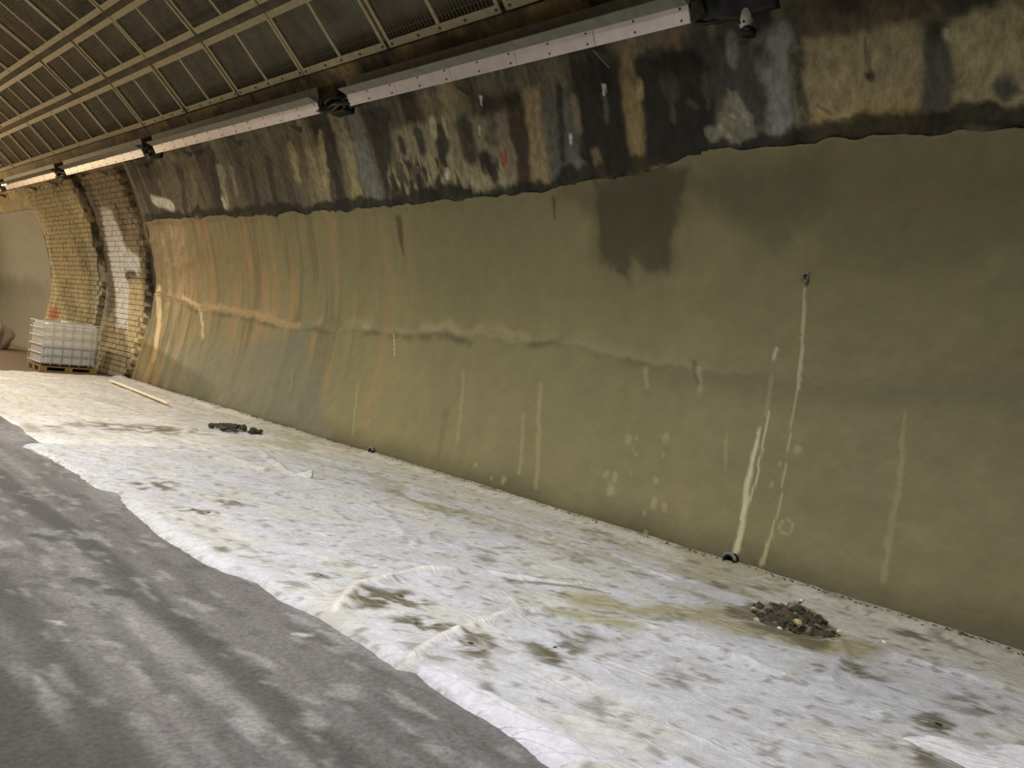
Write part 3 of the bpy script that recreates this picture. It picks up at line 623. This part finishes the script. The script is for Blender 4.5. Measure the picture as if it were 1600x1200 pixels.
# black cable bundles where the trunking is interrupted
def bundle(ya, yb, label, seed):
    rd = random.Random(seed); ya *= KD; yb *= KD; mid = (ya+yb)/2; H = zhi-zlo
    t = empty('cable_bundle', (xf+0.08, mid, zlo+H/2), label, 'cable bundle', 'black cable bundles between trunking lengths'); hl = (yb-ya)/2
    for k in range(7):
        oz = rd.uniform(-.05, .05); ox = rd.uniform(-.06, .05); a = rd.uniform(.0, .06)
        pts = []
        for i in range(13):
            q = i/12; pts.append((ox-a*math.sin(q*math.pi)-0.03*math.sin(q*9+k), -hl*1.2+2.4*hl*q, oz+(0.10 if k < 3 else -0.03)*math.sin(q*math.pi)+0.02*math.sin(q*7+k*2)))
        MB().tube(pts, 0.017+0.012*rd.random(), 8).build('cable', M_BLACK, t, True)
    # loop standing up above the gap
    pts = [(-0.02+0.05*math.sin(q), -hl*0.95+1.9*hl*q/math.pi, 0.03+0.17*math.sin(q)) for q in np.linspace(0, math.pi, 14)]
    MB().tube(pts, 0.022, 8).build('cable', M_BLACK, t, True)
    b = MB(); b.box(-0.06, 0.10, -hl*0.55, hl*0.5, -0.085, 0.075, 0.02); b.build('splice_box', M_BLACK, t)
    for q in (-0.5, 0.0, 0.45):
        MB().box(-0.07, 0.02, hl*q-0.012, hl*q+0.012, -0.05, 0.06, 0.004).build('clamp', M_PLATE, t)
bundle(8.72, 9.42, 'black cable splice with looped cables in the nearest gap of the trunking', 3)
bundle(15.19, 15.75, 'black cable splice in the trunking gap above the end of the olive coat', 5)
bundle(20.7, 21.45, 'dark cable splice in the trunking gap above the bare masonry', 8)

# bare socket hanging from its cable right of the trunking end
yq, zq = wat((1165, 45)); xq = float(wx(zq))-0.14
t = empty('pendant_socket', (xq, yq*0.975, zq), 'dirty white socket with a black collar hanging right of the trunking end', 'socket')
b = MB(); b.tube([(0, 0, 0.08), (0, 0, 0.07), (0, 0, -0.03), (0, 0, -0.055), (0, 0, -0.06)], [0.03, 0.047, 0.05, 0.045, 0.03], 14); b.build('body', material('dirty_white_plastic', (200, 196, 180), 0.5, 0.4, noise=(20, 0.3)), t, True)
for s in (-1, 1):
    MB().tube([(-0.040, s*0.018+0.01, -0.035), (-0.055, s*0.018+0.01, -0.035)], 0.009, 8).build('terminal', M_BLACK, t)
MB().tube([(0.02, -0.02, -0.055), (0.02, -0.02, -0.075), (0.02, -0.02, -0.12), (0.02, -0.02, -0.125)], [0.03, 0.06, 0.058, 0.03], 12).build('collar', M_BLACK, t, True)
MB().tube([(0.01, 0, 0.07), (0.01, 0.0, 0.10), (0.03, 0.05, 0.15), (0.1, 0.1, 0.2)], 0.035, 10).build('cable_gland', M_BLACK, t, True)
MB().tube([(0.02, 0.02, 0.12), (0.0, 0.2, 0.04), (0.02, 0.38, 0.06), (0.05, 0.52, 0.12), (0.06, 0.62, 0.16)], 0.02, 8).build('cable', M_BLACK, t, True)
# dark hood of torn membrane hanging between socket and trunking
ya, za = wat((1085, 30)); yb, zb = wat((1150, 20))
n, k = 14, 8; P = np.zeros((n, k, 3))
for i in range(n):
    for j in range(k):
        q = i/(n-1); s = j/(k-1); yy = 3.62-0.62*q; zz = 4.62-0.22*s-0.05*math.sin(q*3.1)*s
        P[i, j] = (float(wx(zz))-0.16*(1-0.4*s)-0.05*math.sin(q*math.pi)*s+0.02*math.sin(q*14), yy*0.97, zz)
o = grid('membrane_flap', P, M_BLACK); md = o.modifiers.new('thick', 'SOLIDIFY'); md.thickness = 0.006
tag(o, 'black membrane flap hanging between the trunking end and the socket', 'membrane flap')

# a small far lamp under the vault at the left edge
yq, zq = wat((8, 291))
t = empty('wall_lamp', (xf-0.03, yq*KD, zlo+0.1), 'small bright lamp on the trunking at the far left edge', 'lamp')
mg = bpy.data.materials.new('lamp_glow'); mg.use_nodes = True; e = mg.node_tree.nodes['Principled BSDF']; e.inputs['Emission Color'].default_value = (1, .85, .6, 1); e.inputs['Emission Strength'].default_value = 6; e.inputs['Base Color'].default_value = (.9, .85, .7, 1)
MB().box(-0.05, 0.03, -0.30, 0.30, 0.0, 0.05, 0.012).build('housing', M_LAMP, t); MB().box(-0.07, -0.045, -0.26, 0.26, 0.006, 0.046, 0.008).build('diffuser', mg, t)

# ------------------------------------------------------------------ drains and the weep hole
def drain(p, r, label, dy=0.0):
    yq, zq = wat(p)
    t = empty('drain_pipe', (float(wx(0.06))-0.03, yq, 0.095), label, 'drain pipe')
    n = 16; v = []; f = []
    for i, (x, rr) in enumerate(((0.18, r), (-0.05, r), (-0.05, r*.8), (0.16, r*.8))):
        for k in range(n): q = 2*math.pi*k/n; v.append((x, rr*math.cos(q), rr*math.sin(q)))
    for i in range(3):
        for k in range(n): j = (k+1) % n; f.append((i*n+k, i*n+j, i*n+n+j, i*n+n+k))
    f.append(tuple(range(3*n, 4*n)))
    mesh('pipe', v, f, M_BLACK, t, True)
    b = MB(); b.tube([(-0.035, r*1.15*math.cos(q), r*1.15*math.sin(q)) for q in np.linspace(0.1, 3.0, 9)], 0.014, 6); b.build('mortar_collar', M_RUBG, t, True)
drain((1143, 884), 0.05, 'black drain pipe stub at the wall foot below the white lime run')
drain((583, 716), 0.04, 'small black drain pipe stub at the wall foot left of the picture centre')
yq, zq = wat((1259, 433)); v = []; f = []; n = 18
rr = [(0.0, .015, 0.0), (-0.015, .018, 0), (-0.018, .025, 0), (-0.008, .033, 0), (0.03, .04, 0)]
for i, (x, r, _) in enumerate(rr):
    for k in range(n): q = 2*math.pi*k/n; s = 1+0.22*math.sin(3*q+1)+0.12*math.sin(7*q+i); v.append((x+0.008*math.sin(5*q), r*s*math.cos(q), r*s*1.35*math.sin(q)))
for i in range(len(rr)-1):
    for k in range(n): j = (k+1) % n; f.append((i*n+k, i*n+j, i*n+n+j, i*n+n+k))
wh = empty('weep_hole', (float(wx(zq)), yq, zq), 'small rough weep hole at the top of the thin lime run', 'weep hole')
mesh('rim', v, f, M_RUBG, wh, True)
mesh('hole', [(-0.006, .018*math.cos(2*math.pi*k/n), .024*math.sin(2*math.pi*k/n)) for k in range(n)], [tuple(range(n))], M_BLACK, wh)

# ------------------------------------------------------------------ plastic sheets on the floor
DIRT = [((235, 767), .10, .9), ((255, 763), .07, .8), ((300, 803), .05, .9), ((325, 808), .05, .9), ((336, 784), .05, .7), ((367, 795), .08, .8), ((345, 866), .04, .8), ((500, 910), .05, .9), ((465, 925), .05, .6),
        ((595, 945), .10, .95), ((625, 942), .09, .95), ((575, 952), .06, .8), ((650, 985), .07, .9), ((670, 990), .05, .8), ((700, 995), .06, .8), ((735, 1015), .07, .95), ((725, 1028), .05, .7), ((745, 1003), .04, .8),
        ((865, 1020), .09, .9), ((855, 1035), .06, .8), ((905, 1003), .07, .8), ((870, 1045), .04, .7), ((945, 1115), .06, .6), ((755, 1092), .05, .8), ((800, 912), .05, .8), ((590, 880), .05, .6), ((690, 850), .04, .8),
        ((680, 848), .04, .8), ((550, 890), .04, .6), ((1330, 1050), .05, .8), ((1345, 1065), .05, .8), ((1280, 1057), .03, .7), ((1465, 1145), .07, .9), ((1480, 1155), .05, .7), ((1420, 1175), .08, .6), ((1520, 1108), .08, .6),
        ((1500, 1115), .06, .6), ((1440, 1200), .07, .7), ((430, 700), .05, .5), ((440, 750), .04, .5), ((620, 775), .07, .6), ((700, 800), .09, .6), ((1000, 905), .06, .6), ((930, 838), .08, .6), ((1120, 920), .06, .7), ((1190, 925), .06, .7),
        ((1430, 1003), .06, .8), ((1480, 1010), .08, .7), ((1410, 995), .05, .8), ((1310, 945), .08, .6), ((60, 672), .2, .5), ((140, 668), .2, .6), ((210, 672), .25, .7), ((290, 676), .2, .6), ((250, 672), .15, .6),
        ((1055, 1065), .06, .5), ((1070, 1078), .05, .5), ((640, 855), .05, .5), ((760, 880), .06, .5)]
def sheet_height(X, Y, seed):
    h = 0.016*fbm(X*2.2, Y*1.0, seed)+0.020*(ridge(X*2.4+0.5*Y, Y*0.55, seed+3, 3)**2)+0.010*(ridge(X*5, Y*4.2+X*2, seed+5, 4)**2)+0.007*ridge(X*12+Y*2, Y*9-X*3, seed+7, 4)
    return h
def paint_sheet(p, seed):
    x, y = p.A, p.B
    p.mix(sstep(0.45, 0.65, fbm(x*1.4, y*0.6, seed+1))*0.5, (196, 198, 206)); p.mix(sstep(0.48, 0.66, fbm(x*3, y*1.6, seed+4))*0.4, (206, 203, 184))
    p.mix(sstep(0.5, 0.68, fbm(x*9, y*6, seed+6))*0.3, (172, 172, 168)); p.mix(sstep(0.56, 0.7, fbm(x*8+y*2, y*6, seed+9))*0.3, (150, 147, 128), 0.6)
    # cement slurry and dust close to the wall
    p.mix(sstep(5.05, 5.6, x+0.35*(fbm(x*1.5, y*1.2, 3)-0.5))*0.6*(1-sstep(11, 13, y)), (184, 178, 150), 0.8)
    p.mix(sstep(0.52, 0.62, fbm(x*2.5, y*1.0, 10))*sstep(4.3, 5.2, x)*0.6*(1-sstep(9, 12, y)), (142, 136, 98), 0.9)
    p.mix(sstep(5.86, 5.97, x+0.1*(fbm(x*4, y*4, 5)-0.5))*0.6, (150, 146, 118), 0.9)
    p.poly(G((1000, 960), (1130, 955), (1280, 985), (1400, 1020), (1330, 1035), (1265, 1030), (1150, 995), (900, 960), (860, 940), (940, 940)), (144, 137, 100), 0.9, 0.1, 0.25, wet=0.8)
    p.poly(G((820, 960), (920, 965), (1000, 985), (990, 1005), (900, 985)), (144, 141, 104), 0.85, 0.08, 0.2, wet=0.8)
    p.poly(G((1125, 960), (1180, 948), (1270, 960), (1310, 995), (1295, 1020), (1262, 1027), (1230, 1005), (1170, 990)), (96, 88, 64), 0.92, 0.03, 0.08, wet=0.7)
    for (c, r, a) in DIRT:
        g = gat(c); p.speckle([(g[0]-r*1.5, g[1]-r*1.5), (g[0]+r*1.4, g[1]-r*1.9), (g[0]+r*1.5, g[1]+r*1.3), (g[0]-r*1.4, g[1]+r*1.9)], (84, 78, 54), a, 13, 0.47, (1., .8), soft=r*.6, warp=0.1, fine=0.1)
    p.mix(sstep(0.66, 0.70, fbm(x*17, y*14, 11))*0.6, (104, 98, 74), 0.9)
    p.poly(G((646, 1052), (690, 1050), (800, 1118), (960, 1205), (850, 1205), (740, 1118)), (208, 208, 218), 0.85, 0.03, 0.05)
    p.poly(G((195, 785), (215, 790), (270, 830), (370, 885), (345, 893), (235, 828)), (206, 208, 212), 0.8, 0.04, 0.06)
    for f_, w_f in ((((632, 1046), (690, 1008), (750, 982), (800, 966), (845, 962)), .02), (((520, 965), (560, 925), (640, 905), (700, 900)), .03), (((660, 905), (760, 900), (900, 925)), .015), (((740, 810), (900, 860), (1050, 915)), .012), (((1000, 985), (1110, 1025), (1240, 1075)), .012), (((1400, 1035), (1480, 1060), (1600, 1095)), .012)):
        p.stroke(G(*f_), w_f, (218, 212, 202), 0.75, 0.05, 0.04)
    p.stroke(G((790, 910), (850, 920), (950, 935)), [.02, .03, .02], (96, 92, 70), 0.8, 0.06, 0.06); p.stroke(G((860, 930), (890, 940)), .02, (90, 88, 70), 0.8, 0.05)
    p.stroke(G((610, 770), (640, 785), (700, 810)), .05, (130, 126, 84), 0.7, 0.1, 0.1)
    p.stroke(G((660, 790), (760, 815), (870, 850), (980, 890)), .09, (140, 134, 94), 0.6, 0.15, 0.15)
def sheet(name, label, edge, yfar, ynear, seed, xw=5.99, lift=0.006, base=(192, 193, 198), step=(0.024, 0.026), folds=(), corner=None):
    """edge: free edge towards the road as (x, y) points; the other side reaches the wall"""
    e = np.array(sorted(edge, key=lambda q: q[1]))
    ys = np.arange(ynear, yfar+1e-6, step[1]); nx = int((xw-2.1)/step[0]); fr = np.linspace(0, 1, nx)
    Yg, Fg = np.meshgrid(ys, fr, indexing='ij')
    xe = np.interp(Yg, e[:, 1], e[:, 0])+0.05*(fbm(Yg*2.2, Yg*0, seed)-0.5)+0.03*(fbm(Yg*9, Yg*0, seed+2)-0.5)
    X = xe+(xw-xe)*Fg; Y = Yg.copy()
    if corner is not None:  # slanted far border
        Y = Y+corner(X)*sstep(ynear, yfar, Yg)**3
    Y = Y+0.06*(fbm(X*3, X*0, seed+1)-0.5)*sstep(yfar-0.5, yfar, Yg)
    h = sheet_height(X, Y, seed)+lift
    for (pts, w, amp) in folds:
        Pf = np.array(pts); dm = np.full(X.shape, 9.0)
        xx = X+0.05*(fbm(X*3, Y*3, 2)-0.5); yy = Y+0.05*(fbm(X*3, Y*3, 6)-0.5)
        for i in range(len(Pf)-1):
            (x0, y0), (x1, y1) = Pf[i], Pf[i+1]; dx, dy = x1-x0, y1-y0
            tt = np.clip(((xx-x0)*dx+(yy-y0)*dy)/(dx*dx+dy*dy), 0, 1); dm = np.minimum(dm, np.hypot(xx-x0-tt*dx, yy-y0-tt*dy))
        h = h+amp*np.exp(-(dm/w)**2)
    ed = np.minimum((X-xe), 9)
    h = h*sstep(-0.02, 0.12, ed)+0.005+0.008*np.exp(-((ed-0.03)/0.03)**2)*fbm(Yg*3, Yg*0+2, seed)
    h = np.where(Fg == 0, -0.014, h)
    h = h+0.05*sstep(5.8, 6.0, X)
    p = Paint(X, Y, base, 0.05, seed); paint_sheet(p, seed)
    o = grid(name, np.stack([X, Y, h], -1), M_SHEET, None, p.rgba(), flip=True)
    tag(o, label, 'plastic sheet', 'plastic sheets on the floor'); return o
E1 = G((15, 690), (70, 712), (120, 742), (150, 762), (180, 768), (195, 790), (235, 825), (300, 870), (345, 890), (400, 910), (440, 940), (500, 965), (560, 1002), (620, 1043), (645, 1048), (690, 1085), (760, 1130), (850, 1195))+[(2.36, 1.2), (2.5, 0.3), (2.45, -2.0)]
E0 = [(2.55, 8.6)]+G((60, 690), (30, 668), (0, 650))+[(2.45, 13.0), (2.6, 15.5), (2.9, 18.4)]
FOLDS = [(G((632, 1046), (690, 1008), (750, 982), (800, 966), (845, 962)), .035, .03), (G((520, 965), (560, 925), (640, 905), (700, 900)), .05, .03), (G((660, 905), (760, 900), (900, 925), (1000, 935)), .035, .018),
         (G((740, 810), (900, 860), (1050, 915)), .022, .02), (G((1000, 985), (1110, 1025), (1240, 1075)), .03, .022), (G((1400, 1035), (1480, 1060), (1600, 1095)), .03, .02), (G((1290, 1010), (1310, 1010), (1320, 1030), (1300, 1060), (1295, 1075)), .03, .025),
         (G((300, 700), (340, 712), (420, 740)), .05, .02), (G((400, 705), (445, 740), (470, 752)), .04, .025), (G((560, 780), (610, 815), (630, 845)), .04, .02), (G((680, 840), (670, 850), (640, 855)), .03, .02),
         (G((860, 1000), (960, 985), (1060, 1010), (1180, 1050)), .05, .02), (G((760, 1100), (900, 1180)), .04, .02)]
far_sheet = sheet('plastic_sheet', 'dirty white plastic sheet farther back, reaching to the caged tank', E0, 17.75, 8.2, 4, lift=0.0, base=(224, 219, 212), step=(0.04, 0.045))
near_sheet = sheet('plastic_sheet', 'long crumpled white plastic sheet in the foreground with the rubble heap on it', E1, 9.2, -2.0, 9, lift=0.014, folds=FOLDS, corner=lambda X: -0.30*(X-2.1)*0.75)
# folded-over piece at the lower right corner
q = G((1415, 1165), (1440, 1158), (1500, 1168), (1600, 1188)); n, k = 40, 30; P = np.zeros((n, k, 3)); X2 = np.zeros((n, k)); Y2 = np.zeros((n, k))
for i in range(n):
    for j in range(k):
        a = i/(n-1); b = j/(k-1)
        X2[i, j] = 3.92+0.55*a-0.02*b+0.03*math.sin(a*5)*(1-b)-0.10*b*(1-a); Y2[i, j] = 1.02-0.42*a-0.9*b+0.02*math.sin(a*9)
P[..., 0] = X2; P[..., 1] = Y2; P[..., 2] = 0.014+sheet_height(X2, Y2, 9)*0.9+0.012*fbm(X2*5, Y2*5, 3)
pc = Paint(X2, Y2, (232, 232, 236), 0.0, 2)
o = grid('plastic_sheet', P, M_SHEET, None, pc.rgba()); md = o.modifiers.new('thick', 'SOLIDIFY'); md.thickness = 0.003; md.offset = -1
tag(o, 'small cleaner white plastic piece lying over the sheet at the lower right corner', 'plastic sheet', 'plastic sheets on the floor')

def gz(x, y, sd=9, lift=0.014): return float(sheet_height(np.array(x), np.array(y), sd))+lift

# ------------------------------------------------------------------ rubble
def rock(r, seed, flat=0.6):
    rd = random.Random(seed); v = []; f = []
    import bmesh
    bm = bmesh.new(); bmesh.ops.create_icosphere(bm, subdivisions=1, radius=r)
    sc = (rd.uniform(.7, 1.4), rd.uniform(.6, 1.2), rd.uniform(.4, .9)*flat/0.6)
    for w in bm.verts: k = rd.uniform(.7, 1.25); w.co = Vector((w.co.x*sc[0]*k, w.co.y*sc[1]*k, w.co.z*sc[2]*k))
    me = bpy.data.meshes.new('rubble_piece'); bm.to_mesh(me); bm.free(); return me
gx, gy = gat((1238, 978))
# the earth under the pieces
n, k = 26, 40; v = [(gx, gy, gz(gx, gy)+0.10)]; f = []
for i in range(1, n):
    s = i/(n-1)
    for j in range(k):
        q = 2*math.pi*j/k; rx = 0.30*(1+0.2*math.sin(2*q+1)+0.1*math.sin(5*q)); ry = 0.34*(1+0.2*math.sin(3*q))
        xx = gx+rx*s*math.cos(q); yy = gy+ry*s*math.sin(q); h = 0.10*(1-s)**1.3*(0.7+0.7*float(fbm(np.array(xx*14), np.array(yy*14), 3)))-0.012*s
        v.append((xx, yy, gz(xx, yy)+h))
for j in range(k): f.append((0, 1+j, 1+(j+1) % k))
for i in range(n-2):
    for j in range(k): m = (j+1) % k; f.append((1+i*k+j, 1+(i+1)*k+j, 1+(i+1)*k+m, 1+i*k+m))
o = mesh('earth_mound', v, f, M_RUB, None, False); tag(o, 'low dark mound of earth under the rubble pieces on the near sheet', 'earth mound')
rocks = [rock(1.0, s) for s in range(8)]
def put(me, mat_, x, y, z, r, name, label, cat, grp):
    me2 = mat_meshes.setdefault((me.name, mat_.name), None)
    if me2 is None:
        me2 = me.copy(); me2.materials.clear(); me2.materials.append(mat_); mat_meshes[(me.name, mat_.name)] = me2
    o = bpy.data.objects.new(name, me2); COL.objects.link(o); o.location = (x, y, z); o.scale = (r, r, r)
    o.rotation_euler = (random.uniform(-.5, .5), random.uniform(-.5, .5), random.uniform(0, 6.3)); tag(o, label, cat, grp); return o
mat_meshes = {}
rr = random.Random(11)
for i in range(120):
    a = rr.uniform(0, 6.3); s = rr.random()**0.65; r = rr.uniform(.016, .042)*(1.1-0.4*s)
    x = gx+0.27*s*math.cos(a); y = gy+0.31*s*math.sin(a)
    z = gz(x, y)+0.10*(1-s)**1.3*0.95+r*0.35
    put(rocks[i % 8], M_RUB if rr.random() < .72 else M_RUBG, x, y, z, r, 'rubble_piece', 'dark angular rubble piece in the heap on the near plastic sheet', 'rubble', 'rubble pieces in the heap')
for (c, r, lbl, mm, dz) in (((1245, 982), .035, 'yellowish stone chip on the front of the rubble heap', M_YEL, .06), ((1176, 960), .026, 'yellowish stone chip at the left foot of the rubble heap', M_YEL, .01),
                     ((1181, 978), .028, 'whitish chip lying left in front of the rubble heap', M_WHT, .005), ((1250, 948), .03, 'whitish chip on top of the rubble heap', M_WHT, .10), ((1263, 987), .018, 'tiny white chip right in front of the rubble heap', M_WHT, .01),
                     ((1310, 994), .02, 'tiny white chip to the right of the rubble heap', M_WHT, .0), ((1217, 991), .022, 'flat white chip at the front foot of the rubble heap', M_WHT, .0), ((1380, 1011), .018, 'lone white chip farther right of the rubble heap', M_WHT, .0)):
    x, y = gat(c); x, y = x*(1-dz/1.6), y*(1-dz/1.6); put(rocks[3], mm, x, y, gz(x, y)+dz+r*.3, r, 'stone_chip', lbl, 'stone chip', 'pale stone chips around the heap')
# the dark clump on the seam between the sheets
cx, cy = gat((368, 676))
for i in range(48):
    a = rr.uniform(0, 6.3); s = rr.random()**.6; x = cx+0.22*s*math.cos(a)+0.16*s*math.sin(a); y = cy-0.30*s*math.cos(a)+0.16*s*math.sin(a); r = rr.uniform(.04, .075)*(1.1-.4*s)
    put(rocks[i % 8], M_RUB, x, y, 0.045+r*.3+0.03*(1-s), r, 'debris_lump', 'dark lump of debris in the small clump by the wall, beyond the near sheet', 'debris', 'debris lumps by the wall')
# small clods on the sheet
for i, (c, r, a) in enumerate(DIRT):
    if r > .095 or a < .85: continue
    x, y = gat(c)
    o = put(rocks[i % 8], M_RUB, x, y, gz(x, y)+.004, .016+.010*rr.random(), 'dirt_clod', 'small flat clod of dark dirt on the near plastic sheet', 'dirt clod', 'dirt clods on the near sheet'); o.scale.z *= .5

# crumbs of mortar and dirt fallen along the foot of the wall: too many and too small to count
ico = rocks[2]; iv = np.array([v.co[:] for v in ico.vertices]); jf = [tuple(p.vertices) for p in ico.polygons]; V = []; Fc = []
for i in range(900):
    y = 0.6+15.5*rr.random()**1.5; sp = abs(rr.gauss(0, 0.016))
    if float(fbm(np.array(y*1.3), np.array(2.0), 6)) < 0.42 and rr.random() < .8: continue
    r = rr.uniform(.004, .013); x = 5.972-sp; a = rr.uniform(0, 6.3); R_ = np.array([[math.cos(a), -math.sin(a), 0], [math.sin(a), math.cos(a), 0], [0, 0, .8]])
    n0 = len(V); V += [tuple(q) for q in (iv*r)@R_.T+np.array([x, y, gz(x, y)+0.05*float(sstep(5.8, 6.0, x))+r*.3])]; Fc += [tuple(k+n0 for k in q) for q in jf]
o = mesh('wall_foot_crumbs', V, Fc, M_RUB); o['kind'] = 'stuff'; tag(o, 'dark crumbs of mortar and dirt along the foot of the olive wall', 'crumbs')

# upright torn flap of plastic standing on the sheet
x, y = gat((467, 752))
n, k = 10, 6; P = np.zeros((n, k, 3))
for i in range(n):
    for j in range(k):
        s = i/(n-1); q = j/(k-1); P[i, j] = (x-0.10+0.22*s+0.03*math.sin(q*2), y+0.05*math.sin(s*5)+0.05*q, gz(x, y)+q*(0.02+0.08*s**2))
o = grid('plastic_scrap', P, M_SHEET, None, np.tile((0.6, 0.6, 0.55, 0.2), (n*k, 1))); md = o.modifiers.new('thick', 'SOLIDIFY'); md.thickness = 0.004
tag(o, 'torn plastic scrap standing up on the near sheet beside the dark clump', 'plastic scrap')

# ------------------------------------------------------------------ pale batten lying on the far sheet
a = gat((172, 600)); b = gat((262, 637))
va = Vector((a[0], a[1], 0)); vb = Vector((b[0], b[1], 0)); L_ = (vb-va).length; ang = math.atan2(vb.y-va.y, vb.x-va.x)
o = MB().box(0, L_, -0.03, 0.03, 0, 0.03, 0.006).build('batten', material('white_painted_wood', (238, 228, 205), 0.5, 0.4, noise=(12, 0.12)), None)
o.location = (va.x, va.y, 0.06); o.rotation_euler = (0, 0, ang); tag(o, 'long thin white batten lying on the far sheet in front of the tank', 'batten')

# ------------------------------------------------------------------ caged water tank
TW, TD, TH = 1.11, 1.0, 1.06
t = empty('caged_water_tank', (4.60, 18.28, 0.0), 'white plastic water tank in a tubular cage standing on a pallet', 'water tank')
PZ = 0.13
b = MB()
def rbox(i, z, r=0.08):
    x0, x1, y0, y1 = i, TW-i, i, TD-i; pts = []
    for (cx_, cy_, a0) in ((x1-r, y1-r, 0), (x0+r, y1-r, 90), (x0+r, y0+r, 180), (x1-r, y0+r, 270)):
        for q in range(5): an = math.radians(a0+q*22.5); pts.append((cx_+r*math.cos(an), cy_+r*math.sin(an), z))
    return pts
def bottle(z0, z1, top):
    lev = [(0.06, z0), (0.025, z0+0.04 if not top else z0), (0.025, z1-0.06 if top else z1)]+([(0.06, z1)] if top else [])
    if top: lev = lev[1:]
    v = []; f = []
    for i, z in lev: v += rbox(i, z)
    n = 20
    for k in range(len(lev)-1):
        for i in range(n): j = (i+1) % n; f.append((k*n+i, k*n+j, k*n+n+j, k*n+n+i))
    if top: f.append(tuple(range(len(v)-n, len(v))))
    else: f.append(tuple(range(n-1, -1, -1)))
    return v, f
v, f = bottle(PZ+0.40, TH-0.02, True); mesh('bottle', v, f, M_TANK, t, False)
v, f = bottle(PZ+0.02, PZ+0.40, False); o = mesh('filled_lower_bottle', v, f, material('grey_filled_plastic', (188, 191, 192), 0.4, 0.45, noise=(3, 0.1), bump=None), t, False); o['label'] = 'grey lower half where the liquid shows through'
MB().tube([(TW/2, TD/2, TH-0.03), (TW/2, TD/2, TH+0.03)], 0.11, 16).build('lid', M_TANK, t, True)
for z in (PZ+0.06, PZ+0.25, PZ+0.43, PZ+0.61, PZ+0.78, TH-0.01):
    MB().tube([(0, 0, z), (TW, 0, z), (TW, TD, z), (0, TD, z), (0, 0, z)], 0.009, 6).build('cage_ring', M_CAGE, t)
for i in range(7):
    xx = TW*i/6
    for yy in (-0.006, TD+0.006): MB().tube([(xx, yy, PZ), (xx, yy, TH)], 0.007, 6).build('cage_upright', M_CAGE, t)
for i in range(1, 6):
    yy = TD*i/6
    for xx in (-0.006, TW+0.006): MB().tube([(xx, yy, PZ), (xx, yy, TH)], 0.007, 6).build('cage_upright', M_CAGE, t)
for i in range(3):
    for j in range(3): MB().box(i*(TW-0.14)/2, i*(TW-0.14)/2+0.14, j*(TD-0.12)/2, j*(TD-0.12)/2+0.12, 0.02, 0.095, 0.004).build('pallet_block', M_WOOD, t)
for j in range(3): MB().box(0, TW, j*(TD-0.12)/2, j*(TD-0.12)/2+0.12, 0.0, 0.02).build('pallet_board', M_WOOD, t)
for j in range(6): MB().box(0, TW, j*(TD-0.13)/5, j*(TD-0.13)/5+0.13, 0.095, 0.117).build('pallet_board', M_WOOD, t)

# pale wrapped bundle at the far left edge
n, k = 24, 14; P = np.zeros((n+1, k, 3)); bx, by = 5.0, 24.6
for i in range(n+1):
    for j in range(k):
        q = 2*math.pi*(i % n)/n; s = j/(k-1); r = 0.46*math.sin(math.pi*(0.30+0.62*s))*(1+0.22*math.sin(2*q+3*s)+0.15*math.sin(5*q-6*s))
        P[i, j] = (bx+r*math.cos(q)*0.9, by+r*math.sin(q), 0.78*s)
o = grid('wrapped_bundle', P, material('pinkish_wrap', (160, 146, 140), 0.4, 0.5, noise=(4, 0.2)), smooth=True)
tag(o, 'pale pinkish plastic wrapped bundle at the far left edge behind the tank', 'bundle')

# ------------------------------------------------------------------ luminaires hanging from the crown
for i, (x, y, z, wtt, c) in enumerate(LAMPS):
    t = empty('ceiling_luminaire', (x, y, z), 'long grey ceiling luminaire under the crown, %s from behind the camera' % ORD[i], 'lamp', 'ceiling luminaires')
    MB().box(-0.16, 0.16, -0.6, 0.6, -0.05, 0.08, 0.02).build('housing', M_LAMP, t)
    for s in (-0.45, 0.45): MB().tube([(0, s, 0.07), (0, s, 0.75)], 0.012, 6).build('hanger', M_PLATE, t)

t = empty('work_floodlight', (WORK.x, WORK.y, 0), 'warm work floodlight on a tripod farther down the tunnel', 'floodlight')
o = MB().box(-0.28, 0.28, -0.20, 0.20, -0.06, 0.04, 0.015).build('lamp_head', M_BLACK, t); o.location = (0, 0, WORK.z); o.rotation_euler = WDIR.to_track_quat('Z', 'Y').to_euler()
MB().tube([(0, 0.06, 0.5), (0, 0.06, WORK.z-0.02)], 0.02, 8).build('mast', M_PLATE, t)
for q in range(3):
    a = 2.094*q+0.5; MB().tube([(0.02*math.cos(a), 0.06+0.02*math.sin(a), 1.0), (0.55*math.cos(a), 0.06+0.55*math.sin(a), 0.01)], 0.014, 6).build('leg', M_PLATE, t)
